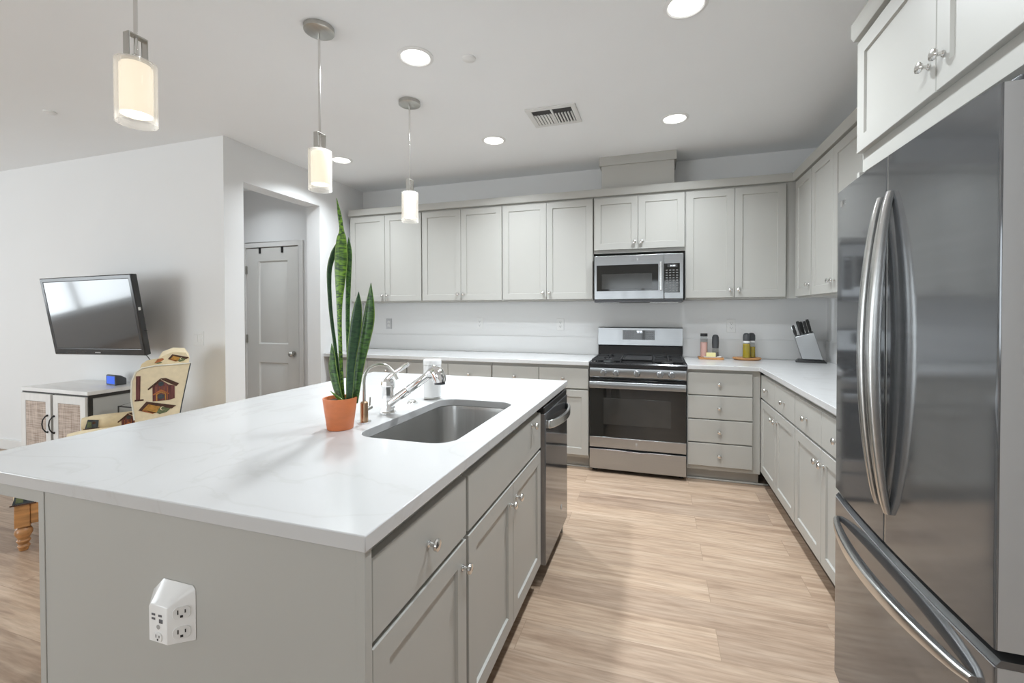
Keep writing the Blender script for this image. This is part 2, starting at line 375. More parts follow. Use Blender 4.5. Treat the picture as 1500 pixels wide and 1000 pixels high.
b.box(-5.0, DX0-0.012, HY, HY+0.12, 0, ZC); b.box(DX1+0.012, XH-0.16, HY, HY+0.12, 0, ZC); b.box(DX0-0.012, DX1+0.012, HY, HY+0.12, DZ+0.012, ZC)
struct(b.make('wall_hall_far', M['wall'], smooth=0))
struct(B().box(-5.2, -5.0, OB, 0, 0, ZC).make('wall_hall_end', M['wall'], smooth=0))
# rear and side walls of the open living area, with windows
def holed_wall(name, axis, p0, p1, a0, a1, holes):
    """a wall lying along 'x' or 'y' with rectangular openings (u0,u1,z0,z1), sorted by u"""
    b = B(); u = a0
    def add(u0, u1, z0, z1):
        if axis == 'x': b.box(u0, u1, p0, p1, z0, z1)
        else: b.box(p0, p1, u0, u1, z0, z1)
    for h in holes:
        add(u, h[0], 0, ZC)
        if h[2] > 0: add(h[0], h[1], 0, h[2])
        add(h[0], h[1], h[3], ZC); u = h[1]
    add(u, a1, 0, ZC)
    return struct(b.make(name, M['wall'], smooth=0))
holed_wall('wall_rear', 'x', -8.2, -8.0, -8.2, 2.1, [(-5.6, -2.4, 0.0, 2.15), (-0.7, 1.1, 0.9, 2.15)])
holed_wall('wall_living', 'y', -8.2, -8.0, -8.0, YL, [(-5.9, -3.3, 0.6, 2.2)])
def window(name, axis, p, u0, u1, z0, z1, mull):
    f = 0.06; b = B()
    def add(a0, a1, c0, c1, t=0.03):
        if axis == 'x': b.box(a0, a1, p-t, p+t, c0, c1)
        else: b.box(p-t, p+t, a0, a1, c0, c1)
    add(u0, u0+f, z0, z1); add(u1-f, u1, z0, z1); add(u0+f, u1-f, z0, z0+f); add(u0+f, u1-f, z1-f, z1)
    for mx in mull: add(mx-f/2, mx+f/2, z0+f, z1-f)
    o = struct(b.make(name, M['plastic'], smooth=0)); b = B()
    if axis == 'x': b.box(u0+f, u1-f, p-0.004, p+0.004, z0+f, z1-f)
    else: b.box(p-0.004, p+0.004, u0+f, u1-f, z0+f, z1-f)
    b.make('pane', M['windowglass'], o, smooth=0)
window('window_1', 'x', -8.1, -5.6, -2.4, 0.0, 2.15, [-4.0])
window('window_2', 'x', -8.1, -0.7, 1.1, 0.9, 2.15, [0.2])
window('window_3', 'y', -8.1, -5.9, -3.3, 0.6, 2.2, [-4.6])
def board(name, *d): return struct(B().box(*d).make(name, M['trim'], bevel=0.004))
board('baseboard_left', -8.0, XH, YL-0.014, YL, 0, 0.10)
b = B(); b.box(XH, XH+0.014, YL-0.014, OB, 0, 0.10); b.box(XH, XH+0.014, OA, -0.62, 0, 0.10)
struct(b.make('baseboard_hall', M['trim'], bevel=0.004))
b = B(); cw = 0.062
b.box(DX0-cw, DX0-0.004, HY-0.016, HY, 0, DZ+cw); b.box(DX1+0.004, DX1+cw, HY-0.016, HY, 0, DZ+cw); b.box(DX0-0.004, DX1+0.004, HY-0.016, HY, DZ+0.006, DZ+cw)
struct(b.make('trim_1', M['trim'], bevel=0.004))
# two-panel hall door
b = B()
def panel_door(b, x0, x1, z0, z1, yf, panels):
    t = 0.035; xs = sorted({x0, x1, *[p[0] for p in panels], *[p[1] for p in panels]}); 
    px0, px1 = panels[0][0], panels[0][1]
    b.box(x0, px0, yf, yf+t, z0, z1); b.box(px1, x1, yf, yf+t, z0, z1)
    zz = [z0]
    for p in panels: zz += [p[2], p[3]]
    zz.append(z1)
    for i in range(0, len(zz), 2): b.box(px0, px1, yf, yf+t, zz[i], zz[i+1])
    for p in panels:
        def ring(a, y): return [(p[0]+a, y, p[2]+a), (p[1]-a, y, p[2]+a), (p[1]-a, y, p[3]-a), (p[0]+a, y, p[3]-a)]
        b.loft([ring(0, yf+t-0.002), ring(0, yf+0.004), ring(0.012, yf+0.014), ring(0.03, yf+0.010), ring(0.05, yf+0.005)], True, True)
panel_door(b, DX0, DX1, 0.012, DZ, HY-0.004, [(-3.715, -3.307, 0.16, 0.77), (-3.715, -3.307, 0.975, 1.895)])
hall_door = struct(b.make('door_1', M['doorpaint'], smooth=30))
b = B(); b.lathe([(0.030, 0), (0.030, 0.006), (0.012, 0.010), (0.011, 0.032), (0.026, 0.040), (0.028, 0.054), (0.018, 0.066), (0.0, 0.068)], (-3.225, HY-0.004, 0.872), 'y', 24)
b.make('door_knob', M['nickel'], hall_door)
for z in (1.80, 1.03, 0.24):
    B().cyl((DX0-0.002, HY-0.012, z-0.045), 0.008, 0.09).box(DX0-0.016, DX0+0.014, HY-0.0075, HY-0.0045, z-0.045, z+0.045).make('hinge', M['nickel'], hall_door)
for x, lab in ((-3.687, 'black over-door hook on hall door top, on its hinge side'), (-3.375, 'black over-door hook on hall door top, on its knob side')):
    b = B(); b.box(x-0.014, x+0.014, HY-0.012, HY-0.006, DZ-0.062, DZ+0.004); b.box(x-0.014, x+0.014, HY-0.012, HY-0.006+0.03, DZ+0.0005, DZ+0.0035)
    tag(b.make('door_hook', M['black'], bevel=0.001), lab, 'hook', 'over-door hooks')

# ------------------------------------------------------------------ small repeated parts
def knob(parent, x, yf, z, scale=1.0):
    s = scale
    b = B(); b.lathe([(0.0085*s, 0), (0.0085*s, 0.003), (0.0055*s, 0.006), (0.005*s, 0.014), (0.013*s, 0.0185), (0.0155*s, 0.023), (0.014*s, 0.0275), (0.008*s, 0.030), (0, 0.0305)], (x, yf, z), 'y', 20)
    return b.make('knob', M['knob'], parent)
def carcass(parent, w, depth, z0, z1, yfr, top=True, kick=0.0, kick_in=0.075):
    """box of boards behind a face plate; local y runs back from the face plate at yfr"""
    t = 0.016; b = B(); y1 = yfr+depth
    b.box(0, w, yfr, yfr+0.018, z0+kick, z1)
    b.box(0, t, yfr+0.018, y1, z0+kick, z1); b.box(w-t, w, yfr+0.018, y1, z0+kick, z1)
    b.box(t, w-t, yfr+0.018, y1, z0+kick, z0+kick+t); b.box(t, w-t, y1-0.006, y1, z0+kick+t, z1)
    if top: b.box(t, w-t, yfr+0.018, y1-0.006, z1-t, z1)
    o = b.make('carcass', M['cab'], parent, bevel=0.0008, smooth=0)
    return o
def door(parent, x0, x1, z0, z1, yf, kx=None, kz=None, rail=0.057):
    d = B().shaker(x0, x1, z0, z1, yf, 0.02, rail).make('door', M['cab'], parent, smooth=25)
    if kx is not None: knob(d, kx, yf, kz)
    return d
def drawer(parent, x0, x1, z0, z1, yf, kx=None, kz=None):
    d = B().slab(x0, x1, z0, z1, yf).make('drawer', M['cab'], parent, smooth=25)
    if kx is not None: knob(d, kx, yf, kz)
    return d
def toe(parent, w, yk, m=None): bx('toe_kick', m or M['kick'], parent, 0, w, yk, yk+0.015, 0.0, 0.1, bevel=0)

# ------------------------------------------------------------------ wall cabinets, back wall
ZU0, ZU1, ZT = 1.438, 2.326, 2.343
def wall_cab(label, x0, w, z0=1.425, dz0=ZU0, kz=1.50, rail=0.057, two=True, loc_y=0.0, rotz=0.0, loc=None, depth=0.29, yf=-0.33, single_knob=1):
    t = thing('wall_cabinet', label, 'cabinet', loc or (x0, -0.002, z0), rotz, 'greige wall cabinets')
    zz = -z0
    carcass(t, w, depth, 0, ZT-z0, yf+0.0205)
    if two:
        mid = w/2
        door(t, 0.005, mid-0.0015, dz0+zz, ZU1+zz, yf, mid-0.030, kz+zz, rail); door(t, mid+0.0015, w-0.005, dz0+zz, ZU1+zz, yf, mid+0.030, kz+zz, rail)
    else: door(t, 0.005, w-0.005, dz0+zz, ZU1+zz, yf, w-0.04, kz+zz, rail)
    return t
wall_cab('greige two-door wall cabinet nearest the hall opening, behind the snake plant', -2.590, 0.858)
wall_cab('greige two-door wall cabinet second from the hall opening', -1.730, 0.860)
wall_cab('greige two-door wall cabinet just before the microwave, third from the hall', -0.868, 0.858)
wall_cab('short greige two-door wall cabinet directly above the microwave', -0.006, 0.7645, z0=1.84, dz0=1.868, kz=1.925)
wall_cab('greige two-door wall cabinet between microwave and room corner', 0.760, 0.748)
# side wall (front looks to -x): local x runs along -y
tside = thing('filler_strip', 'greige filler strip in corner between the wall cabinets', 'trim', (1.509, -0.30, 1.425))
B().box(0, 0.072, -0.012, 0.0, 0, ZT-1.425).make('strip', M['cab'], tside, smooth=0)
wall_cab('greige single-door wall cabinet on the side wall, next to corner', 0, 0.374, two=False, rotz=-PI/2, loc=(XW-0.002, -0.360, 1.425), kz=1.513)
wall_cab('greige two-door wall cabinet on the side wall, beside the fridge', 0, 0.80, rotz=-PI/2, loc=(XW-0.002, -0.737, 1.425), kz=1.513)
tf = thing('wall_cabinet', 'greige narrow wall cabinet end behind the fridge', 'cabinet', (XW-0.002, -1.54, 1.425), -PI/2, 'greige wall cabinets')
carcass(tf, 0.765, 0.29, 0, ZT-1.425, -0.3095); door(tf, 0.005, 0.760, ZU0-1.425, ZU1-1.425, -0.33)
# crown boards on the wall cabinets
b = B()
def crown(b, loops): b.loft(loops, True, True)
b.loft([[(x, -0.31, ZT), (x, yb, ZT), (x, yb-0.008, 2.36), (x, yb-0.008, 2.407), (x, -0.31, 2.407)] for x, yb in ((-2.602, -0.338), (1.552, -0.338))])
b.box(-2.602, 1.90, -0.31, -0.012, ZT+0.0, ZT+0.012)
struct(b.make('trim_2', M['cab'], bevel=0.001))
b = B()
b.loft([[(1.58, y, ZT), (1.552, y, ZT), (1.544, y, 2.36), (1.544, y, 2.407), (1.58, y, 2.407)] for y in (-0.338, -2.305)])
struct(b.make('trim_3', M['cab'], bevel=0.001))
# duct cover above the microwave cabinet
t = thing('duct_cover', 'greige box duct cover standing on cabinet top, reaching the ceiling', 'duct cover', (0.366, -0.002, ZT+0.0125))
h0, h1 = 0.0, 2.640-ZT-0.0125
B().box(-0.306, 0.306, -0.302, 0.0, h0, h1).make('box', M['cab'], t, bevel=0.001, smooth=0)
B().box(-0.324, 0.324, -0.318, 0.0, h1-0.025, ZC-ZT-0.0135).make('crown_band', M['cab'], t, bevel=0.001, smooth=0)

# ------------------------------------------------------------------ base cabinets
YF = -0.628
BD0, BD1, BR0, BR1 = 0.125, 0.668, 0.681, 0.850
def base_cab(label, loc, w, rotz=0.0, drawers=2, doors=2, knobs=True, m=None, depth=0.585, dk=0.60, rk=0.765, kick_y=-0.545, yf=YF, group='greige base cabinets'):
    t = thing('base_cabinet', label, 'cabinet', loc, rotz, group)
    carcass(t, w, depth, 0.0, 0.8772, yf+0.0205, kick=0.10, top=False); toe(t, w, kick_y, m)
    mid = w/2
    if drawers == 2:
        drawer(t, 0.004, mid-0.002, BR0, BR1, yf, mid/2, rk); drawer(t, mid+0.002, w-0.004, BR0, BR1, yf, mid*1.5, rk)
    if doors == 2:
        door(t, 0.004, mid-0.002, BD0, BD1, yf, mid-0.035, dk); door(t, mid+0.002, w-0.004, BD0, BD1, yf, mid+0.035, dk)
    return t
base_cab('greige base cabinet by the hall wall, mostly hidden behind the island', (-2.592, 0, 0), 0.863)
base_cab('greige base cabinet behind faucet and white canister, second from hall wall', (-1.727, 0, 0), 0.861)
base_cab('greige base cabinet immediately beside the range, on its island side', (-0.864, 0, 0), 0.859)
t = thing('drawer_base_cabinet', 'greige base cabinet of four stacked drawers beside the range', 'cabinet', (0.760, 0, 0), 0, 'greige base cabinets')
carcass(t, 0.512, 0.585, 0, 0.8785, YF+0.0205, kick=0.10, top=False); toe(t, 0.512, -0.545)
for z0, z1 in ((0.683, 0.852), (0.499, 0.674), (0.317, 0.490), (0.134, 0.308)): drawer(t, 0.005, 0.457, z0, z1, YF, 0.228, (z0+z1)/2)
base_cab('greige base cabinet in the corner along the fridge wall, two drawers over doors', (XW, -0.605, 0), 0.855, -PI/2, yf=-0.615, kick_y=-0.545, m=M['kickshade'])
base_cab('greige base cabinet between corner cabinet and fridge, two drawers over doors', (XW, -1.462, 0), 0.843, -PI/2, yf=-0.615, kick_y=-0.545, m=M['kickshade'])
# quarter-round trim along the toe kick
b = B(); b.box(-2.59, -0.006, -0.559, -0.546, 0, 0.016); b.box(0.764, 1.34, -0.559, -0.546, 0, 0.016)
struct(b.make('trim_4', M['cab'], bevel=0.005))

# ------------------------------------------------------------------ countertops and backsplash
ZQ0, ZQ = 0.879, 0.9116
tag(B().box(-2.664, -0.003, -0.649, -0.001, ZQ0, ZQ).make('countertop', M['quartz'], bevel=0.002), 'white quartz worktop along back wall, hall side of the range', 'countertop')
b = B(); p = [(0.760, -0.001), (0.760, -0.649), (1.258, -0.649), (1.258, -2.311), (XW-0.001, -2.311), (XW-0.001, -0.001)]
b.hull([(x, y, ZQ0) for x, y in p], [(x, y, ZQ) for x, y in p])
tag(b.make('countertop', M['quartz'], bevel=0.002), 'white quartz L-shaped worktop around the corner, under knife block', 'countertop')
tag(B().box(-2.664, -0.003, -0.013, -0.0005, ZQ+0.0005, 1.078).make('backsplash', M['splash'], bevel=0.001), 'low white quartz backsplash strip on hall side of the range', 'backsplash')
b = B(); b.box(0.760, XW-0.001, -0.013, -0.0005, ZQ+0.0005, 1.078); b.box(XW-0.013, XW-0.0005, -2.311, -0.013, ZQ+0.0005, 1.078)
tag(b.make('backsplash', M['splash'], bevel=0.001), 'low white quartz backsplash strip behind oil bottles and knife block', 'backsplash')

# ------------------------------------------------------------------ island
IX0, IX1, IY0, IY1 = -1.333, 0.023, -3.619, -1.692
b = B(); b.box(-0.925, -0.004, -3.611, -3.593, 0.0, ZQ0-0.001)
isl = thing('island_base', 'greige kitchen island body with plain end panel and seating overhang', 'kitchen island', (0, 0, 0))
b.make('end_panel', M['cab'], isl, bevel=0.001)
bx('corner_post', M['cab'], isl, -0.9475, -0.9255, -3.613, -3.56, 0, ZQ0-0.001); bx('corner_post', M['cab'], isl, -0.0035, 0.0175, -3.613, -3.592, 0, ZQ0-0.001)
bx('back_panel', M['cab'], isl, -0.945, -0.925, -3.5595, -1.705, 0, ZQ0-0.001)
bx('end_panel', M['cab'], isl, -0.9245, -0.004, -1.712, -1.698, 0, ZQ0-0.001)
b = B(); b.box(-1.31, -0.948, -3.610, -1.70, ZQ0-0.034, ZQ0-0.001)
b.make('overhang_support', M['cab'], isl, bevel=0.001)
# worktop with the sink cut-out
SX0, SX1, SY0, SY1 = -0.437, -0.080, -3.066, -2.395
b = B(); outer = [(IX0, IY0), (IX1, IY0), (IX1, IY1), (IX0, IY1)]; hole = rrect(SX0, SX1, SY0, SY1, 0.075, 10)
def loop_edges(bm, pts, z):
    vs = [bm.verts.new((x, y, z)) for x, y in pts]
    return [bm.edges.new((vs[i], vs[(i+1) % len(vs)])) for i in range(len(vs))], vs
e1, _ = loop_edges(b.bm, outer, ZQ); e2, _ = loop_edges(b.bm, hole, ZQ)
r = bmesh.ops.triangle_fill(b.bm, use_beauty=True, edges=e1+e2)
fs = [f for f in r['geom'] if isinstance(f, bmesh.types.BMFace)]
ex = bmesh.ops.extrude_face_region(b.bm, geom=fs)
bmesh.ops.translate(b.bm, vec=(0, 0, ZQ0-ZQ), verts=[v for v in ex['geom'] if isinstance(v, bmesh.types.BMVert)])
tag(b.make('countertop', M['quartz'], bevel=0.0025, smooth=30), 'large white quartz island worktop with a cut-out for the sink', 'countertop')
# sink
t = thing('sink', 'undermount stainless steel single-bowl sink in the island worktop', 'sink', (0, 0, 0))
b = B(); L = []
for ex_, r_, z in ((0.02, 0.085, 0.8785), (0.003, 0.078, 0.8785), (-0.001, 0.075, 0.86), (-0.006, 0.072, 0.72), (-0.018, 0.065, 0.695), (-0.045, 0.05, 0.684)):
    L.append([(x, y, z) for x, y in rrect(SX0-ex_, SX1+ex_, SY0-ex_, SY1+ex_, max(0.02, r_), 10)])
b.loft(L, False, True); b.make('bowl', M['steelh'], t, smooth=50)
b = B(); b.lathe([(0.045, 0), (0.045, 0.003), (0.034, 0.003), (0.03, -0.004), (0.0, -0.004)], ((SX0+SX1)/2, (SY0+SY1)/2, 0.685), 'z', 28); b.make('drain', M['chrome'], t)
# island fronts (front looks to +x): local x runs along +y
YI = -0.009
def island_cab(label, y0, w, name='base_cabinet'):
    t = thing(name, label, 'cabinet', (0, y0, 0), PI/2, 'greige island cabinets')
    carcass(t, w, 0.57, 0.0, 0.878, YI+0.0205, kick=0.10, top=False)
    bx('toe_kick', M['kickshade'], t, 0, w, 0.075, 0.09, 0.0, 0.1, bevel=0)
    return t
t = island_cab('greige island cabinet at the near end, one drawer above one door', -3.591, 0.461)
drawer(t, 0.012, 0.453, BR0, BR1-0.004, YI, 0.232, 0.765); door(t, 0.012, 0.453, BD0, BD1, YI, 0.425, 0.60)
t = island_cab('greige island sink cabinet, wide false front above a pair of doors', -3.127, 0.852, 'sink_base_cabinet')
dfront = drawer(t, 0.006, 0.846, BR0, BR1-0.004, YI); dfront.name = 'false_front'
door(t, 0.006, 0.4245, BD0, BD1, YI, 0.388, 0.60); door(t, 0.4275, 0.846, BD0, BD1, YI, 0.464, 0.60)
knob(dfront, 0.690, YI, 0.823)
# dishwasher
t = thing('dishwasher', 'dark stainless dishwasher with curved bar handle at the island end', 'dishwasher', (0, -1.987, 0), PI/2)
bx('tub', M['greyplastic'], t, -0.268, 0.272, 0.03, 0.56, 0.10, 0.865, bevel=0.002)
b = B(); b.loft([[(x, y, z) for x, y in ((-0.268, 0.03), (-0.268, -0.018), (-0.262, -0.026), (0.266, -0.026), (0.272, -0.018), (0.272, 0.03))] for z in (0.105, 0.835)]); b.make('door', [M['dsteel']], t, bevel=0.002)
bx('control_strip', M['black'], t, -0.268, 0.272, -0.022, 0.03, 0.836, 0.866, bevel=0.004)
pts = [(-0.225+0.45*i/16, -0.030-0.045*math.sin(PI*min(1, max(0, i/16)))**0.6, 0.775) for i in range(17)]
b = B(); L = []
for x, y, z in pts: L.append([(x, y-0.008, z-0.02), (x, y+0.008, z-0.02), (x, y+0.008, z+0.02), (x, y-0.008, z+0.02)])
b.loft(L); b.make('handle', M['hsteel'], t, bevel=0.004, smooth=60)
bx('toe_kick', M['black'], t, -0.268, 0.272, 0.05, 0.065, 0.0, 0.1, bevel=0)
B().lathe([(0.014, 0), (0.014, 0.0012), (0, 0.0012)], (0.10, -0.0262, 0.235), 'y', 24).make('badge', M['dside'], t)

# ------------------------------------------------------------------ island top objects
# drinking water tap
t = thing('filter_tap', 'slim brushed nickel gooseneck water tap next to the plant pot', 'tap', (-0.509, -2.905, ZQ))
B().lathe([(0.026, 0), (0.026, 0.004), (0.017, 0.006)], (0, 0, 0.0002), 'z', 28).make('base_ring', M['chrome'], t)
B().lathe([(0.0145, 0), (0.0145, 0.068), (0.010, 0.072), (0.006, 0.074)], (0, 0, 0.006), 'z', 24).make('valve_body', M['valverefl'], t)
pts = [(0, 0, 0.078), (0, 0, 0.15)] + [(0.064-0.064*math.cos(a), 0.008*(1-math.cos(a)), 0.155+0.064*math.sin(a)) for a in [PI*i/14 for i in range(13)]]
pts += [(0.132, 0.016, 0.165)]
B().tube(pts, 0.0058, 12).make('spout', M['nickel'], t)
B().tube([(0.0, 0.005, 0.045), (0.0, 0.02, 0.047), (0.0, 0.04, 0.05)], [0.008, 0.008, 0.009], 12).tube([(0.0, 0.034, 0.05), (0.0, 0.036, 0.088)], 0.003, 8).make('lever', M['nickel'], t)
# faucet
t = thing('faucet', 'chrome single-lever kitchen faucet with pull-out spray head above sink', 'faucet', (-0.508, -2.752, ZQ))
b = B(); b.lathe([(0.031, 0), (0.031, 0.006), (0.0275, 0.012), (0.0275, 0.022), (0.024, 0.030), (0.0235, 0.095), (0.027, 0.105), (0.028, 0.120), (0.024, 0.135), (0.012, 0.144), (0, 0.146)], (0, 0, 0.0002), 'z', 10)
b.make('body', M['chrome'], t, bevel=0.001, smooth=25)
d = Vector((0.215, 0.0, 0.150)).normalized(); s0 = Vector((0.012, 0, 0.043))
P = [s0+d*l for l in (0, 0.02, 0.10, 0.102, 0.105, 0.19, 0.215)]
B().tube(P, [0.019, 0.0185, 0.0165, 0.0145, 0.0165, 0.0155, 0.015], 20).make('spout', M['chrome'], t)
h = s0+d*0.215
B().tube([h-d*0.006, h+d*0.012, h+Vector((0.020, 0, 0.012)), h+Vector((0.034, 0, 0.006)), h+Vector((0.043, 0, -0.012)), h+Vector((0.045, 0, -0.028))], [0.016, 0.021, 0.026, 0.028, 0.027, 0.024], 20).make('spray_head', M['chrome'], t)
B().cyl(h+Vector((0.045, 0, -0.036)), 0.021, 0.008).make('spray_face', M['greyplastic'], t)
B().tube([(0.0, 0, 0.135), (0.012, 0, 0.150), (0.045, 0, 0.176), (0.085, 0, 0.200), (0.098, 0, 0.206)], [0.014, 0.012, 0.009, 0.0105, 0.006], 14).make('lever', M['chrome'], t)
# air switch
t = thing('air_switch_button', 'small round chrome disposal button between faucet and white canister', 'button', (-0.520, -2.546, ZQ))
B().lathe([(0.024, 0), (0.024, 0.003), (0.020, 0.006), (0.017, 0.006)], (0, 0, 0.0002), 'z', 28).make('ring', M['chrome'], t)
B().lathe([(0.0155, 0), (0.0155, 0.008), (0.013, 0.010), (0, 0.010)], (0, 0, 0.0035), 'z', 28).make('push_cap', M['nickel'], t)
# canister
t = thing('canister', 'white cylindrical canister with grey foot by the far end of sink', 'canister', (-0.484, -2.425, ZQ))
B().lathe([(0.037, 0), (0.039, 0.003), (0.039, 0.011)], (0, 0, 0.0002), 'z', 36).make('foot', M['nickel'], t)
B().lathe([(0.0415, 0), (0.0415, 0.150)], (0, 0, 0.0115), 'z', 40).make('body', M['plastic2'], t, bevel=0.002)
B().lathe([(0.0425, 0), (0.0425, 0.020), (0.040, 0.024), (0, 0.025)], (0, 0, 0.1625), 'z', 40).make('lid', M['plastic2'], t)
# snake plant
PX, PY = -0.536, -3.003
t = thing('snake_plant', 'tall snake plant in a small terracotta pot on island worktop', 'potted plant', (PX, PY, ZQ))
B().lathe([(0.042, 0), (0.044, 0.002), (0.0575, 0.104), (0.0575, 0.110), (0.0520, 0.110), (0.0500, 0.096), (0.040, 0.01), (0, 0.01)], (0, 0, 0.0004), 'z', 44).make('pot', M['terracotta'], t, smooth=50)
b = B(); L = []
for rr, zz in ((0.0495, 0.0945), (0.042, 0.099), (0.03, 0.102), (0.012, 0.101)):
    L.append([(rr*math.cos(2*PI*i/24), rr*math.sin(2*PI*i/24), zz+random.uniform(-.0015, .0015)) for i in range(24)])
b.loft(L, True, True); b.make('soil', M['soil'], t)
def catmull(P, n=7):
    out = []; k = len(P)
    for i in range(k-1):
        p0, p1, p2, p3 = P[max(i-1, 0)], P[i], P[i+1], P[min(i+2, k-1)]
        for j in range(n):
            u = j/n
            out.append(tuple(0.5*((2*b_)+(-a_+c_)*u+(2*a_-5*b_+4*c_-d_)*u*u+(-a_+3*b_-3*c_+d_)*u**3) for a_, b_, c_, d_ in zip(p0, p1, p2, p3)))
    out.append(tuple(P[-1])); return out
VIEW = Vector((-0.30, 0.954, 0)).normalized()   # leaves turn their broad faces across this direction
def leaf(pts, m, turn=0.0, cup=0.25):
    """pts: (x, y, z, half width) in pot coordinates"""
    P = catmull(pts); bm = bmesh.new(); uvl = bm.loops.layers.uv.new('UVMap'); rows = []
    wd = Vector((VIEW.y*math.cos(turn)+VIEW.x*math.sin(turn), -VIEW.x*math.cos(turn)+VIEW.y*math.sin(turn), 0)).normalized()
    ln = 0; prev = None; nrm = Vector((-wd.y, wd.x, 0))
    for x, y, z, w in P:
        p = Vector((x, y, z)); ln += (p-prev).length if prev else 0; prev = p; w = max(w, 0.0004); row = []
        for k in range(5):
            u = k/4*2-1; row.append((bm.verts.new(p+wd*w*u+nrm*(cup*w*(u*u-0.4))), k/4, ln))
        rows.append(row)
    for a, b_ in zip(rows, rows[1:]):
        for k in range(4):
            q = [a[k], a[k+1], b_[k+1], b_[k]]; f = bm.faces.new([v[0] for v in q])
            for lp, v in zip(f.loops, q): lp[uvl].uv = (v[1], v[2])
    bmesh.ops.recalc_face_normals(bm, faces=bm.faces)
    me = bpy.data.meshes.new('leaf'); bm.to_mesh(me); bm.free(); me.materials.append(m)
    for p in me.polygons: p.use_smooth = True
    o = bpy.data.objects.new('leaf', me); COL.objects.link(o); o.parent = t
    s = o.modifiers.new('thickness', 'SOLIDIFY'); s.thickness = 0.0022; s.offset = 0
def LP(rows, y0, y1=None):
    """world x, z, half width along a leaf; y goes from y0 at the soil to y1 at the tip"""
    y1 = y0 if y1 is None else y1; n = len(rows)-1
    return [(x-PX, y0+(y1-y0)*i/n-PY, z-ZQ, w*0.88) for i, (x, z, w) in enumerate(rows)]
leaf(LP([(-0.525, 1.000, .0070), (-0.535, 1.171, .0075), (-0.539, 1.34, .0110), (-0.532, 1.489, .0255), (-0.529, 1.576, .0206), (-0.527, 1.612, .0096), (-0.536, 1.672, .0072), (-0.547, 1.726, .0006)], -3.0), M['leafbright'])
leaf(LP([(-0.522, 1.000, .0070), (-0.532, 1.267, .0075), (-0.526, 1.463, .010), (-0.524, 1.536, .011), (-0.525, 1.592, .0006)], -2.965), M['leaf'], 0.4)
leaf(LP([(-0.546, 0.995, .0070), (-0.569, 1.184, .0065), (-0.589, 1.333, .007), (-0.594, 1.465, .009), (-0.575, 1.531, .0115), (-0.554, 1.564, .011), (-0.545, 1.588, .0006)], -2.985), M['leafdark'], 0.5)
leaf(LP([(-0.522, 1.000, .011), (-0.54, 1.05, .0192), (-0.554, 1.125, .0206), (-0.55, 1.173, .013), (-0.547, 1.214, .0005)], -3.01, -3.03), M['leaf'], -0.4)
leaf(LP([(-0.497, 1.000, .011), (-0.485, 1.139, .0165), (-0.463, 1.264, .022), (-0.45, 1.339, .0151), (-0.442, 1.393, .0005)], -3.005, -3.02), M['leafdark'], 0.3)
leaf(LP([(-0.497, 0.998, .0137), (-0.476, 1.123, .0206), (-0.454, 1.208, .0247), (-0.433, 1.287, .0261), (-0.422, 1.351, .0179), (-0.414, 1.425, .0005)], -2.975, -2.99), M['leaf'], -0.2)
leaf(LP([(-0.501, 1.003, .0083), (-0.518, 1.024, .0096), (-0.545, 1.050, .0006)], -3.02, -3.04), M['leafbright'])

# wall charger on the island end panel
t = thing('multi_outlet_charger', 'white wedge-shaped outlet extender plugged into the island end panel', 'outlet extender', (-0.478, -3.6115, 0.676))
b = B(); zb, zt = -0.059, 0.059
back = [(-0.062, 0, zb), (0.066, 0, zb), (0.066, 0, zt-0.008), (0.058, 0, zt), (-0.030, 0, zt), (-0.062, 0, zt-0.03)]
front = [(-0.026, -0.034, zb+0.004), (0.028, -0.034, zb+0.004), (0.028, -0.034, 0.020), (0.026, -0.034, 0.024), (-0.020, -0.034, 0.025), (-0.026, -0.034, 0.018)]
b.hull(back, front); b.make('shell', M['plastic2'], t, bevel=0.003, seg=3)
b = B()
for x, z, w, h_ in ((-0.012, 0.004, 0.010, 0.004), (0.008, 0.004, 0.010, 0.004), (-0.012, -0.005, 0.010, 0.004), (0.010, -0.0075, 0.010, 0.008)): b.box(x-w/2, x+w/2, -0.0348, -0.0335, z-h_/2, z+h_/2)
b.make('usb_ports', M['greyport'], t, smooth=0)
B().lathe([(0.005, 0), (0.005, 0.001), (0.0, 0.001)], (0.002, -0.0335, -0.021), 'y', 18).make('reset_button', M['dside'], t)
ax = Vector((0.038, 0.034, 0)).normalized(); nn = Vector((ax.y, -ax.x, 0)); c0 = Vector((0.047, -0.017, 0))
def sock(parent, c, u, n, s=1.0, up=Vector((0, 0, 1)), body=True):
    """a receptacle: raised round-cornered face, two slots and a ground hole"""
    if body:
        b = B(); ring = rrect(-0.0165*s, 0.0165*s, -0.0135*s, 0.0135*s, 0.010*s, 5)
        b.hull([c+u*x+up*y for x, y in ring], [c+u*x*0.94+up*y*0.94+n*0.0016 for x, y in ring]); o = b.make('receptacle', M['plastic'], parent, smooth=30)
    else: o = parent
    b = B()
    for dx, dz, w, h_ in ((-0.0065, 0.003, 0.0022, 0.009), (0.0065, 0.003, 0.0022, 0.007), (0, -0.007, 0.005, 0.005)):
        q = [c+u*(dx*s+sx*w*s/2)+up*(dz*s+sz*h_*s/2)+n*0.0018 for sx, sz in ((-1, -1), (1, -1), (1, 1), (-1, 1))]
        b.hull(q, [p+n*0.0004 for p in q])
    b.make('slots', M['slot'], o, smooth=0)
for z in (0.008, -0.034): sock(t, c0+Vector((0, 0, z)), ax, nn, 1.0)
sock(t, Vector((0.002, -0.034, -0.042)), Vector((1, 0, 0)), Vector((0, -1, 0)), 0.72)

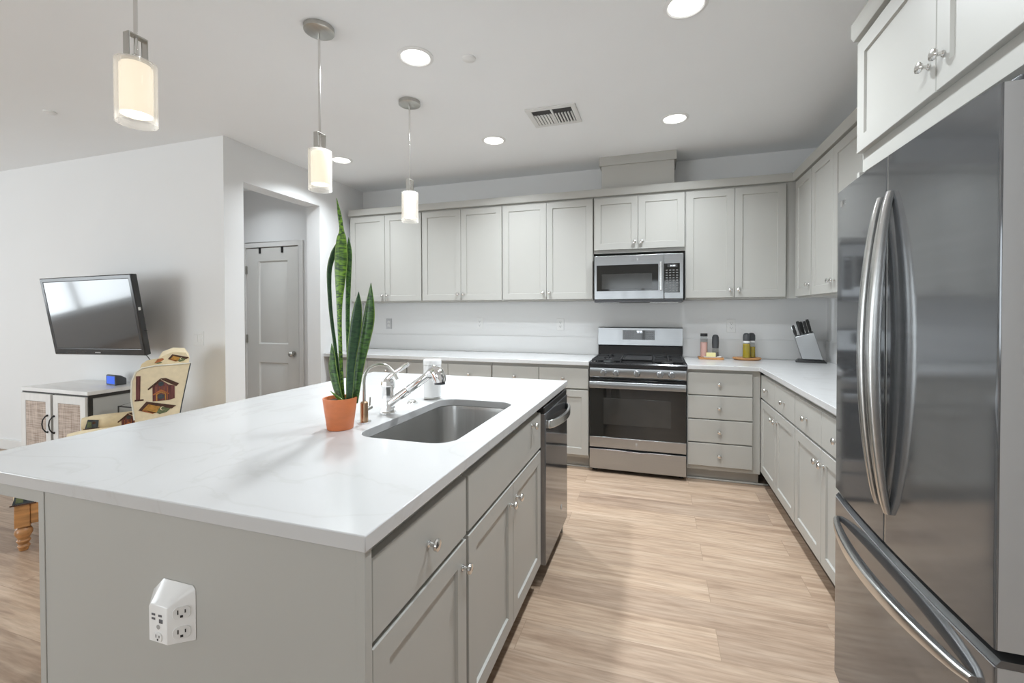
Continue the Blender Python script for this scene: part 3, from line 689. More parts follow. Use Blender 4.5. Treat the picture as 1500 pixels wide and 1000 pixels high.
# ------------------------------------------------------------------ range
t = thing('gas_range', 'stainless gas range with black oven window and five front knobs', 'stove', (0.3785, 0, 0))
w = 0.3745
bx('body', M['greyplastic'], t, -w, w, -0.60, -0.02, 0.03, 0.884, bevel=0.001)
b = B(); b.loft([[(x, y, z) for y, z in ((-0.075, 0.885), (-0.62, 0.885), (-0.640, 0.866), (-0.648, 0.868), (-0.648, 0.897), (-0.636, 0.909), (-0.60, 0.909), (-0.585, 0.897), (-0.10, 0.897), (-0.085, 0.909), (-0.075, 0.909))] for x in (-w-0.002, w+0.002)])
b.make('cooktop', M['enamel'], t, bevel=0.001)
for k, (bxx, byy, r_) in enumerate(((-0.235, -0.47, 0.045), (-0.235, -0.22, 0.038), (0.235, -0.47, 0.042), (0.235, -0.22, 0.036), (0.0, -0.345, 0.035))):
    B().lathe([(r_, 0), (r_, 0.008), (r_*0.8, 0.012), (r_*0.8, 0.016), (r_*0.7, 0.018), (0, 0.019)], (bxx, byy, 0.8975), 'z', 24).make('burner', M['steel'] if k < 4 else M['iron'], t)
for gx0, gx1 in ((-0.365, -0.125), (0.125, 0.365)):
    b = B(); z0, z1 = 0.918, 0.930
    b.box(gx0, gx1, -0.575, -0.563, z0, z1); b.box(gx0, gx1, -0.117, -0.105, z0, z1); b.box(gx0, gx0+0.012, -0.575, -0.105, z0, z1); b.box(gx1-0.012, gx1, -0.575, -0.105, z0, z1)
    b.box(gx0, gx1, -0.351, -0.339, z0, z1); cx = (gx0+gx1)/2
    for cyy in (-0.47, -0.22):
        for dx, dy in ((1, 0), (-1, 0), (0, 1), (0, -1)):
            x0_, x1_ = sorted((cx+dx*0.03, cx+dx*0.114)) if dx else (cx-0.005, cx+0.005)
            y0_, y1_ = sorted((cyy+dy*0.03, cyy+dy*0.114)) if dy else (cyy-0.005, cyy+0.005)
            b.box(x0_, x1_, y0_, y1_, z0+0.001, z1+0.002)
    for fx in (gx0+0.006, gx1-0.006):
        for fy in (-0.569, -0.111, -0.345): b.box(fx-0.006, fx+0.006, fy-0.006, fy+0.006, 0.8975, z0+0.001)
    b.make('grate', M['iron'], t, bevel=0.001, smooth=0)
b = B(); b.box(-0.118, 0.118, -0.565, -0.115, 0.917, 0.929); b.box(-0.118, 0.118, -0.565, -0.553, 0.8975, 0.9335); b.box(-0.118, 0.118, -0.127, -0.115, 0.8975, 0.9335); b.box(-0.118, -0.108, -0.553, -0.127, 0.917, 0.9335); b.box(0.108, 0.118, -0.553, -0.127, 0.917, 0.9335)
b.make('griddle', M['iron'], t, bevel=0.0015, smooth=0)
b = B(); b.loft([[(x, y, z) for y, z in ((-0.60, 0.785), (-0.640, 0.785), (-0.648, 0.800), (-0.640, 0.864), (-0.60, 0.864))] for x in (-w, w)]); b.make('control_panel', M['steel'], t, bevel=0.0015)
for kx in (0.117, 0.218, 0.381, 0.558, 0.644):
    x = kx-0.3785; b = B()
    b.lathe([(0.026, 0), (0.026, 0.004), (0.0225, 0.006), (0.021, 0.026), (0.018, 0.030), (0, 0.030)], (x, -0.6445, 0.824), 'y', 28)
    b.box(x-0.005, x+0.005, -0.684, -0.672, 0.805, 0.843); b.make('control_knob', M['steel'], t, bevel=0.001)
dr = bx('oven_door', M['enamel'], t, -w, w, -0.640, -0.603, 0.2135, 0.772, bevel=0.003)
bx('door_glass', M['blackgl'], dr, -w+0.002, w-0.002, -0.6435, -0.6405, 0.300, 0.735, bevel=0.001)
bx('oven_window', M['oveng'], dr, -0.262, 0.262, -0.6455, -0.644, 0.405, 0.620, bevel=0.001)
bx('bottom_rail', M['steel'], dr, -w, w, -0.648, -0.6405, 0.2135, 0.298, bevel=0.002)
B().lathe([(0.011, 0), (0.011, 0.001), (0, 0.001)], (0.0, -0.648, 0.258), 'y', 24).make('badge', M['dside'], dr)
b = B(); b.loft([[(x, y, z) for y, z in ((-0.668, 0.703), (-0.690, 0.706), (-0.694, 0.735), (-0.688, 0.757), (-0.668, 0.762))] for x in (-w+0.004, w-0.004)])
b.box(-0.345, -0.300, -0.670, -0.642, 0.738, 0.758); b.box(0.300, 0.345, -0.670, -0.642, 0.738, 0.758); b.make('handle', M['steel'], dr, bevel=0.003)
b = B(); zt = 0.198
poly = [(-w, 0.034), (w, 0.034), (w, zt), (0.085, zt), (0.075, zt-0.004), (-0.075, zt-0.004), (-0.085, zt), (-w, zt)]
b.hull([(x, -0.603, z) for x, z in poly], [(x, -0.644, z) for x, z in poly]); b.make('storage_drawer', M['steel'], t, bevel=0.003)
for fx in (-0.34, 0.34):
    for fy in (-0.56, -0.08): B().cyl((fx, fy, 0.0), 0.02, 0.0305).make('foot', M['black'], t)
b = B(); b.loft([[(x, y, z) for y, z in ((-0.02, 0.885), (-0.074, 0.885), (-0.074, 0.912), (-0.052, 1.008), (-0.02, 1.008))] for x in (-w, w)]); b.make('vent_riser', M['enamel'], t, bevel=0.001)
bg = B(); bg.loft([[(x, y, z) for y, z in ((-0.02, 1.009), (-0.070, 1.009), (-0.076, 1.014), (-0.066, 1.172), (-0.058, 1.180), (-0.02, 1.180))] for x in (-w-0.002, w+0.002)])
bg = bg.make('backguard', M['steel'], t, bevel=0.0015)
def slope_quad(b, x0, x1, z0, z1, off): # on the tilted backguard front
    fy = lambda z: -0.076+0.010*(z-1.014)/0.158-off
    q = [(x0, fy(z0), z0), (x1, fy(z0), z0), (x1, fy(z1), z1), (x0, fy(z1), z1)]
    b.hull([(x, y+0.003, z) for x, y, z in q], q)
b = B(); slope_quad(b, -0.150, 0.136, 1.064, 1.153, 0.0016); dp = b.make('display', M['blackgl'], bg, smooth=0)
b = B()
for i, x in enumerate((-0.018, -0.006, 0.008, 0.020)): 
    slope_quad(b, x-0.004, x+0.004, 1.128, 1.1305, 0.0022); slope_quad(b, x-0.004, x+0.004, 1.145, 1.1475, 0.0022); slope_quad(b, x-0.004, x-0.0015, 1.137, 1.1475, 0.0022); slope_quad(b, x+0.0015, x+0.004, 1.128, 1.1475, 0.0022)
b.make('clock_digits', M['clock'], dp, smooth=0)
b = B()
for r_ in range(4):
    for x in (-0.128, -0.11, -0.092, -0.074, -0.056, 0.07, 0.088, 0.106, 0.122): slope_quad(b, x-0.004, x+0.004, 1.075+r_*0.019, 1.081+r_*0.019, 0.0022)
b.make('keypad', M['keys'], dp, smooth=0)

# ------------------------------------------------------------------ microwave
t = thing('microwave', 'stainless over-the-range microwave with black door window', 'microwave', (0.375, 0, 1.404))
w = 0.366
bx('case', M['greyplastic'], t, -w, w, -0.37, -0.003, 0.014, 0.404, bevel=0.002)
dr = thing_door = B().box(-w, 0.2135, -0.402, -0.3705, 0.026, 0.404).make('door', M['steel'], t, bevel=0.004)
bx('door_glass', M['blackgl'], dr, -0.345, 0.168, -0.405, -0.4025, 0.098, 0.322, bevel=0.002)
bx('window', M['oveng'], dr, -0.300, 0.118, -0.4065, -0.4053, 0.115, 0.245, bevel=0.001)
b = B(); b.box(0.178, 0.198, -0.437, -0.417, 0.095, 0.335); b.box(0.180, 0.196, -0.418, -0.402, 0.10, 0.125); b.box(0.180, 0.196, -0.418, -0.402, 0.305, 0.33); b.make('handle', M['hsteel'], dr, bevel=0.004)
cp = B().box(0.2145, w, -0.402, -0.3705, 0.026, 0.404).make('control_column', M['steel'], t, bevel=0.004)
kp = bx('keypad_panel', M['blackgl'], cp, 0.215, 0.338, -0.4045, -0.4025, 0.078, 0.322, bevel=0.001)
b = B()
for r_ in range(9):
    for c_ in range(4): b.box(0.228+c_*0.027, 0.243+c_*0.027, -0.4053, -0.4046, 0.092+r_*0.021, 0.101+r_*0.021)
b.make('keypad', M['keys'], kp, smooth=0)
bx('clock_display', M['slot'], kp, 0.240, 0.318, -0.4053, -0.4046, 0.290, 0.312, bevel=0)
b = B()
for x in (0.266, 0.276, 0.288, 0.298):
    b.box(x-0.0015, x+0.0015, -0.4058, -0.4054, 0.296, 0.307); b.box(x+0.002, x+0.0035, -0.4058, -0.4054, 0.296, 0.307)
b.make('clock_digits', M['clock'], kp, smooth=0)
B().lathe([(0.007, 0), (0.007, 0.0008), (0, 0.0008)], (0.0, -0.402, 0.366), 'y', 20).make('badge', M['dside'], dr)
b = B(); b.box(-w, w, -0.395, -0.02, 0.0, 0.0135); b.box(-w, w, -0.398, -0.372, 0.0135, 0.0255); b.make('vent_base', M['greyplastic'], t, bevel=0.002)
b = B()
for x0, x1 in ((-0.33, -0.16), (0.10, 0.33)): b.box(x0, x1, -0.33, -0.13, -0.003, -0.0002)
b.make('grease_filter', M['hsteel'], t, smooth=0)

# ------------------------------------------------------------------ fridge
t = thing('refrigerator', 'tall dark stainless french-door refrigerator with bottom freezer drawer', 'refrigerator', (1.124, -2.892, 0), -PI/2-0.0154)
hw = 0.394
bx('case', M['dside'], t, -hw+0.004, hw-0.004, 0.082, 0.73, 0.03, 1.715, bevel=0.004)
def bulge(x): return -0.013*(1-(x/hw)**2)
def door_slab(x0, x1, z0, z1, n=14, th=0.078, r=0.0035):
    """convex door slab; front skin in slot 0, edges in slot 1"""
    b = B(); xs = [x0+(x1-x0)*i/n for i in range(n+1)]
    outl = [(x0, th), (x0, bulge(x0)+r), (x0+r*0.3, bulge(x0)+r*0.3)] + [(x, bulge(x)) for x in [x0+r, x0+r+0.003]+xs[1:-1]+[x1-r-0.003, x1-r]] + [(x1-r*0.3, bulge(x1)+r*0.3), (x1, bulge(x1)+r), (x1, th)]
    lo = [b.bm.verts.new((x, y, z0)) for x, y in outl]; hi = [b.bm.verts.new((x, y, z1)) for x, y in outl]; k = len(outl)
    for i in range(k):
        j = (i+1) % k; b.mi = 1 if i in (0, k-2, k-1) else 0
        b.face([lo[i], lo[j], hi[j], hi[i]])
    b.mi = 1; b.face(lo[::-1]); b.face(hi); return b
dl = door_slab(-hw, -0.0022, 0.708, 1.730).make('door', [M['dsteel'], M['dside']], t, smooth=35)
drr = door_slab(0.0022, hw, 0.708, 1.730).make('door', [M['dsteel'], M['dside']], t, smooth=35)
B().box(-0.0017, 0.0017, -0.0115, 0.075, 0.708, 1.730).make('center_trim', M['hsteel'], t, smooth=0)
fz = door_slab(-hw, hw, 0.060, 0.676, 20).make('freezer_drawer', [M['dsteel'], M['dside']], t, smooth=35)
b = B(); n = 20; L = []
for i in range(n+1):
    x = -hw+2*hw*i/n; y = bulge(x)
    L.append([(x, y+0.003, 0.6765), (x, y+0.001, 0.680), (x, y+0.009, 0.690), (x, 0.078, 0.690), (x, 0.078, 0.6765)])
b.loft(L); b.make('drawer_top_edge', M['dsteel'], fz, smooth=40)
bx('grille', M['black'], t, -hw+0.01, hw-0.01, 0.05, 0.080, 0.005, 0.056, bevel=0.002)
for sx in (-0.33, 0.33): B().cyl((sx, 0.60, 0.0), 0.02, 0.031).make('foot', M['black'], t)
for sx in (-0.35, 0.35): bx('hinge_cover', M['greyplastic'], t, sx-0.035, sx+0.035, 0.03, 0.14, 1.7305, 1.745, bevel=0.004)
def bow(parent, vert, a0, a1, u0, u1, c, out, base, name='handle'):
    """bowed flat bar; vert: runs in z, else in x"""
    b = B(); n = 36; L = []
    for i in range(n+1):
        k = i/n; s = math.sin(PI*k); off = base-0.003-out*s**0.7; th = 0.009+0.005*s; e = 0.0075*(1-s)**2
        v = a0+(a1-a0)*k
        ring = rrect(u0+e, u1-e, off-th, off+th, min(0.006, th*0.7), 3)
        L.append([(p, q, v) if vert else (v, q, p) for p, q in ring])
    b.loft(L)
    return b.make(name, M['hsteel'], parent, smooth=45)
bow(dl, True, 0.800, 1.628, -0.040, -0.012, 0, 0.036, -0.013)
bow(drr, True, 0.795, 1.632, 0.012, 0.044, 0, 0.036, -0.013)
bow(fz, False, -0.352, 0.352, 0.600, 0.632, 0, 0.050, -0.004)
B().lathe([(0.011, 0), (0.011, 0.001), (0.0095, 0.0014), (0, 0.0014)], (-0.345, bulge(-0.345)+0.0, 1.684), 'y', 24).make('logo_disc', M['hsteel'], dl)
tx = bpy.data.curves.new('logo_letters', 'FONT'); tx.body = 'LG'; tx.size = 0.026; tx.extrude = 0.0006; tx.materials.append(M['hsteel'])
tmp = bpy.data.objects.new('letters_curve', tx); COL.objects.link(tmp); bpy.context.view_layer.update()
lm = bpy.data.meshes.new_from_object(tmp.evaluated_get(bpy.context.evaluated_depsgraph_get())); bpy.data.objects.remove(tmp); bpy.data.curves.remove(tx)
to = bpy.data.objects.new('logo_letters', lm); COL.objects.link(to); to.parent = dl; to.location = (-0.330, bulge(-0.33)-0.0008, 1.675); to.rotation_euler = (PI/2, 0, 0)
# surround: end panel and cabinet over the fridge
tag(B().box(1.252, XW-0.001, -2.336, -2.314, 0, 1.842).make('fridge_end_panel', M['cab'], bevel=0.001), 'tall greige end panel between the fridge and its neighbouring cabinets', 'panel')
t = thing('wall_cabinet', 'deep greige two-door cabinet above the refrigerator', 'cabinet', (1.25, -2.314, 1.843), -PI/2, 'greige wall cabinets')
carcass(t, 1.0, 0.60, 0, ZT-1.843, 0.0205)
door(t, 0.004, 0.4985, 1.915-1.843, 2.326-1.843, 0.0, 0.4985-0.032, 2.000-1.843); door(t, 0.5015, 0.996, 1.915-1.843, 2.326-1.843, 0.0, 0.5015+0.032, 2.000-1.843)
b = B(); b.loft([[(1.272, y, ZT), (1.243, y, ZT), (1.235, y, 2.36), (1.235, y, 2.407), (1.272, y, 2.407)] for y in (-2.300, -3.33)])
b.box(1.272, XW-0.01, -2.314, -2.300, ZT, 2.407)
struct(b.make('trim_5', M['cab'], bevel=0.001))

# ------------------------------------------------------------------ ceiling fittings
def can_light(x, y, lab, power=1.0):
    t = thing('recessed_light', lab, 'ceiling light', (x, y, ZC), 0, 'recessed can lights')
    B().lathe([(0.096, -0.0005), (0.096, -0.004), (0.080, -0.009), (0.074, -0.004), (0.074, -0.0005)], (0, 0, 0), 'z', 40).make('trim_ring', M['plastic'], t, smooth=50)
    B().lathe([(0.0735, -0.001), (0.0735, -0.004), (0.0, -0.004)], (0, 0, 0), 'z', 40).make('lens', M['lens'], t)
    l = bpy.data.lights.new('can_lamp', 'AREA'); l.shape = 'DISK'; l.size = 0.145; l.energy = CAN_W*power; l.color = (0.885, 0.95, 1.0); l.spread = math.radians(136)
    o = bpy.data.objects.new('can_lamp', l); COL.objects.link(o); o.parent = t; o.location = (0, 0, -0.006)
can_light(0.652, -2.175, 'recessed can light nearest the fridge, cut by the frame top')
can_light(-0.705, -2.187, 'recessed can light beside the smoke detector disc')
can_light(0.650, -0.960, 'recessed can light in front of the cabinets by the room corner', 0.70)
can_light(-0.710, -0.980, 'recessed can light between last pendant and ceiling vent', 0.85)
can_light(-2.172, -0.973, 'recessed can light beside the hall opening, behind middle pendant', 0.7)
can_light(0.650, -3.390, 'recessed can light over the aisle next to the fridge, above the camera view', 0.55)
can_light(-3.500, -0.990, 'recessed can light in the hall ceiling before the door', 0.20)
for nm, x, y, lab in (('detector_cover', -0.437, -2.088, 'flat white round ceiling cover beside the can light'), ('detector_cover', -3.415, -2.369, 'small white round ceiling cover over the television area')):
    t = tag(B().lathe([(0.036, 0), (0.036, -0.006), (0.030, -0.010), (0, -0.011)], (0, 0, 0), 'z', 32).make(nm, M['plastic'], loc=(x, y, ZC-0.0003)), lab, 'detector cover', 'ceiling covers')
t = thing('air_vent', 'white rectangular louvred air vent in the kitchen ceiling', 'vent', (-0.153, -1.265, ZC))
b = B(); x0, x1, y0, y1, f = -0.172, 0.172, -0.150, 0.150, 0.035
for d in ((x0, x1, y0, y0+f), (x0, x1, y1-f, y1), (x0, x0+f, y0+f, y1-f), (x1-f, x1, y0+f, y1-f), (-0.007, 0.007, y0+f, y1-f)): b.box(*d, -0.008, -0.0003)
b.make('frame', M['slat'], t, bevel=0.002)
bx('duct_shade_sheet', M['ductshade'], t, x0+f, x1-f, y0+f, y1-f, -0.0014, -0.0004, bevel=0)  # thin dark sheet standing in for the shade inside the duct
for s_, e_ in ((x0+f, -0.007), (0.007, x1-f)):
    for k in range(6):
        xx = s_+(e_-s_)*(k+0.5)/6; dx, lh = (0.003, 0.0075) if s_ < 0 else (-0.001, 0.0045)
        B().hull([(xx-dx-lh, y0+f+0.075, -0.002), (xx-dx+lh, y0+f+0.075, -0.002), (xx-dx+lh, y1-f-0.001, -0.002), (xx-dx-lh, y1-f-0.001, -0.002)],
                 [(xx+dx-lh, y0+f+0.075, -0.0075), (xx+dx+lh, y0+f+0.075, -0.0075), (xx+dx+lh, y1-f-0.001, -0.0075), (xx+dx-lh, y1-f-0.001, -0.0075)]).make('louver', M['slat'], t, smooth=0)
# pendants over the island
def pendant(x, y, lab):
    t = thing('pendant_light', lab, 'pendant light', (x, y, ZC), 0, 'glass pendants over the island')
    B().lathe([(0.069, -0.0003), (0.069, -0.020), (0.060, -0.024), (0, -0.024)], (0, 0, 0), 'z', 44).make('canopy', M['nickel'], t)
    B().cyl((0, 0, -0.585), 0.0055, 0.562, 'z', 14).make('rod', M['knob'], t)
    z0, z1 = 2.1045-ZC, 2.186-ZC; s = 0.028; b = B()
    b.box(-0.0125, 0.0125, -s, -s+0.004, z0, z1); b.box(-0.0125, 0.0125, s-0.004, s, z0, z1); b.box(-0.0125, 0.0125, -s+0.004, s-0.004, z1-0.004, z1)
    b.make('bracket', M['nickel'], t, bevel=0.0008)
    B().lathe([(0.011, 0), (0.011, 0.02), (0.006, 0.024)], (0, 0, 2.1045-ZC), 'z', 18).make('socket_cap', M['knob'], t)
    L = [(0.0535, 1.912), (0.0535, 2.096), (0.0535, 2.102), (0.050, 2.104), (0.012, 2.104), (0.012, 2.101), (0.048, 2.101), (0.0505, 2.096), (0.0505, 1.912), (0.0535, 1.912)]
    B().lathe([(r_, z-ZC) for r_, z in L], (0, 0, 0), 'z', 48, cap=False).make('clear_shade', M['glass'], t, smooth=50)
    B().lathe([(0.0405, 1.940-ZC), (0.0415, 1.943-ZC), (0.0415, 2.090-ZC), (0.038, 2.095-ZC), (0.0, 2.096-ZC)], (0, 0, 0), 'z', 44, cap=False).make('frosted_shade', M['shade'], t, smooth=60)
    B().lathe([(0.0400, 1.945-ZC), (0.0400, 1.947-ZC), (0, 1.947-ZC)], (0, 0, 0), 'z', 40).make('diffuser', M['bulb'], t)
    return t
pendant(-1.022, -3.333, 'glass cylinder pendant nearest the camera, its canopy above the frame')
pendant(-1.022, -2.541, 'middle glass cylinder pendant of three over the island')
pendant(-1.007, -1.749, 'farthest glass cylinder pendant, hanging before the wall cabinets')

# ------------------------------------------------------------------ outlets and switch
def outlet(label, x, z, y=-0.0006, dark=False):
    PM = M['keyplate'] if dark else M['plastic']
    t = thing('wall_outlet', label, 'outlet', (x, y, z), 0, 'backsplash outlets')
    bx('cover_plate', PM, t, -0.036, 0.036, -0.005, 0, -0.058, 0.058, bevel=0.002)
    for dz in (0.020, -0.020): sock(t, Vector((0, -0.005, dz)), Vector((1, 0, 0)), Vector((0, -1, 0)))
    return t
o1 = outlet('backsplash outlet just behind the snake plant, with grey cover plate', -2.335, 1.194, dark=True)
outlet('white backsplash outlet under second wall cabinet from the hall', -1.236, 1.205)
outlet('white backsplash outlet under the cabinet before the microwave', -0.377, 1.199)
outlet('white backsplash outlet above the oil bottles, right of the range', 1.160, 1.197)
t = thing('wall_outlet', 'white outlet on the fridge-side wall behind knife block', 'outlet', (XW-0.0006, -0.62, 1.18), -PI/2, 'backsplash outlets')
bx('cover_plate', M['plastic'], t, -0.036, 0.036, -0.005, 0, -0.058, 0.058, bevel=0.002)
for dz in (0.020, -0.020): sock(t, Vector((0, -0.005, dz)), Vector((1, 0, 0)), Vector((0, -1, 0)))
t = thing('light_switch', 'white rocker light switch on wall between television and hall corner', 'light switch', (-2.946, YL-0.0006, 1.118))
bx('cover_plate', M['plastic'], t, -0.054, 0.054, -0.005, 0, -0.058, 0.058, bevel=0.002)
for x in (-0.023, 0.023): B().hull([(x-0.016, -0.0052, -0.033), (x+0.016, -0.0052, -0.033), (x+0.016, -0.0052, 0.033), (x-0.016, -0.0052, 0.033)], [(x-0.0155, -0.0065, -0.0325), (x+0.0155, -0.0065, -0.0325), (x+0.0155, -0.010, 0.0325), (x-0.0155, -0.010, 0.0325)]).make('rocker', M['plastic2'], t, smooth=0)

# ------------------------------------------------------------------ things on the back worktop
def on(z=0.0): return ZQ+z
t = thing('wooden_tray', 'thin rectangular wooden tray under salt jar and butter dish', 'tray', (0.978, -0.135, ZQ))
B().box(-0.098, 0.098, -0.065, 0.065, 0.0004, 0.008).make('base', M['lightwood'], t, bevel=0.002)
b = B()
for d in ((-0.098, 0.098, -0.065, -0.058), (-0.098, 0.098, 0.058, 0.065), (-0.098, -0.091, -0.058, 0.058), (0.091, 0.098, -0.058, 0.058)): b.box(*d, 0.0082, 0.017)
b.make('rim', M['lightwood'], t, bevel=0.002)
t = thing('salt_jar', 'tall clear jar of pink salt with black lid on the tray', 'jar', (0.927, -0.105, on(0.0085)))
B().lathe([(0.030, 0), (0.0315, 0.004), (0.0315, 0.165), (0.027, 0.178), (0.027, 0.186)], (0, 0, 0), 'z', 28).make('glass', M['jarglass'], t, smooth=50)
B().lathe([(0.0285, 0), (0.0285, 0.130), (0, 0.132)], (0, 0, 0.005), 'z', 28).make('salt', M['salt'], t)
B().lathe([(0.030, 0), (0.030, 0.022), (0.028, 0.025), (0, 0.025)], (0, 0, 0.1865), 'z', 28).make('lid', M['black'], t)
t = thing('pepper_mill', 'clear pepper mill with tall charcoal top, beside the salt jar', 'pepper mill', (1.020, -0.110, on(0.0085)))
B().lathe([(0.029, 0), (0.030, 0.004), (0.027, 0.060), (0.025, 0.085)], (0, 0, 0), 'z', 28).make('glass', M['jarglass'], t, smooth=50)
B().lathe([(0.025, 0), (0.0235, 0.045), (0, 0.046)], (0, 0, 0.004), 'z', 24).make('peppercorns', M['pepper'], t)
B().lathe([(0.0255, 0), (0.0265, 0.01), (0.0285, 0.05), (0.027, 0.095), (0.020, 0.112), (0.008, 0.118), (0, 0.118)], (0, 0, 0.0855), 'z', 28).make('grinder_top', M['greyplastic'], t)
t = thing('butter_dish', 'small white dish on the wooden tray holding butter', 'butter dish', (0.992, -0.160, on(0.0085)))
b = B(); b.loft([[(x, y, z) for x, y in rrect(-0.075*s, 0.075*s, -0.030*s2, 0.030*s2, 0.015, 5)] for s, s2, z in ((0.85, 0.8, 0), (0.9, 0.85, 0.004), (1.0, 1.0, 0.016), (0.97, 0.95, 0.016), (0.86, 0.8, 0.006))]); b.make('dish', M['plastic2'], t, smooth=50)
tag(B().box(-0.052, 0.024, -0.017, 0.017, 0, 0.042).make('butter_stick', M['butter'], bevel=0.004, loc=(0.992, -0.160, on(0.0152))), 'block of pale yellow butter in the white dish', 'butter')
t = thing('wooden_board', 'oval wooden board under the oil bottles', 'board', (1.262, -0.135, ZQ))
b = B(); b.loft([[(0.112*s*math.cos(a), 0.070*s*math.sin(a), z) for a in [2*PI*i/40 for i in range(40)]] for s, z in ((0.80, 0.0004), (0.97, 0.008), (1.0, 0.018), (0.97, 0.022), (0.90, 0.019))]); b.make('plate', M['lightwood'], t, smooth=50)
def bottle(x, y, lab, h_fill):
    t = thing('oil_bottle', lab, 'bottle', (x, y, on(0.0196)), 0, 'oil bottles')
    B().lathe([(0.031, 0), (0.032, 0.004), (0.030, 0.10), (0.027, 0.118), (0.024, 0.130)], (0, 0, 0), 'z', 28).make('glass', M['jarglass'], t, smooth=50)
    B().lathe([(0.0295, 0), (0.028, h_fill), (0, h_fill)], (0, 0, 0.004), 'z', 28).make('oil', M['oil'], t)
    B().lathe([(0.0265, 0), (0.0265, 0.014)], (0, 0, 0.1305), 'z', 28).make('collar', M['plastic2'], t)
    B().lathe([(0.0275, 0), (0.029, 0.02), (0.028, 0.045), (0.020, 0.060), (0.008, 0.065), (0, 0.065)], (0, 0, 0.145), 'z', 28).make('cap', M['greyplastic'], t)
bottle(1.255, -0.160, 'oil bottle with pale collar, in front on the wooden board', 0.115)
bottle(1.303, -0.108, 'oil bottle standing behind the other on wooden board', 0.09)
# knife block
ang = -0.22
t = thing('knife_block', 'leaning brushed steel knife block on a black foot in the corner', 'knife block', (1.722, -0.175, ZQ), ang)
b = B(); b.loft([[(x, y, z) for x, y in rrect(-0.105*s, 0.105*s, -0.060*s, 0.060*s, 0.008, 4)] for s, z in ((1.0, 0.0004), (1.0, 0.006), (0.84, 0.022))]); b.make('foot', M['black'], t, smooth=30)
lean = -0.26; tl, tr_ = 0.205, 0.245
b = B(); lo = [(-0.062, -0.045), (0.082, -0.045), (0.082, 0.045), (-0.062, 0.045)]
b.hull([(x, y, 0.0225) for x, y in lo], [(x+lean*h_, y, h_) for (x, y), h_ in zip(lo, (tl, tr_, tr_, tl))]); b.make('steel_sleeve', M['steel'], t, bevel=0.006, seg=3)
b = B(); tp = [(x*0.93+0.0007+lean*h_, y*0.9, h_+0.0006) for (x, y), h_ in zip(lo, (tl, tr_, tr_, tl))]
b.hull(tp, [(x, y, z+0.004) for x, y, z in tp]); b.make('top_insert', M['black'], t, bevel=0.001)
Rz = Matrix.Rotation(ang, 4, 'Z'); axis = Rz @ Vector((lean, 0, 1)).normalized()
side = Rz @ Vector((0, 1, 0)); fr = axis.cross(side).normalized()
KN = ((-0.048, -0.024, 0.080, 'knife at the low front edge of block, steel-backed handle'), (-0.048, 0.022, 0.085, 'knife at the low edge of block, behind its front neighbour'), (-0.010, -0.024, 0.110, 'knife with all-black handle in the middle of block'),
      (0.012, 0.022, 0.100, 'knife behind the black-handled one in the block'), (0.036, -0.022, 0.098, 'knife near the high end of block, front row'), (0.062, 0.020, 0.105, 'tallest-standing knife at the high end of the block'))
for x, y, hl, lab in KN:
    hz = tl+(x+0.062)/0.144*(tr_-tl)+0.0052
    base = Vector((1.722, -0.175, ZQ)) + Rz @ Vector((x+lean*hz, y, hz))
    b = B(); L = []
    for k, (wf, th) in enumerate(((0.008, 0.007), (0.010, 0.0085), (0.0115, 0.009), (0.010, 0.0085), (0.0125, 0.009), (0.009, 0.006))):
        p = base+axis*(hl*k/5); L.append([p+fr*u*wf+side*v*th for u, v in rrect(-1, 1, -1, 1, 0.5, 3)])
    kt = thing('knife', lab, 'knife', tuple(base), 0, 'knives in the block')
    o = B(); o.loft([[q-base for q in l] for l in L]); o.make('handle', M['black'], kt, smooth=60)
    if 'all-black' not in lab:
        for sgn in (-1, 1):
            o = B(); o.loft([[axis*(hl*k/5)+fr*sgn*(wf+0.0004)+side*v*th*0.55+fr*sgn*e for v, e in ((-1, 0), (1, 0), (1, 0.0012), (-1, 0.0012))] for k, (wf, th) in enumerate(((0.008, 0.007), (0.010, 0.0085), (0.0115, 0.009), (0.010, 0.0085), (0.0125, 0.009), (0.009, 0.006)))])
            o.make('spine', M['chrome'], kt, smooth=60)

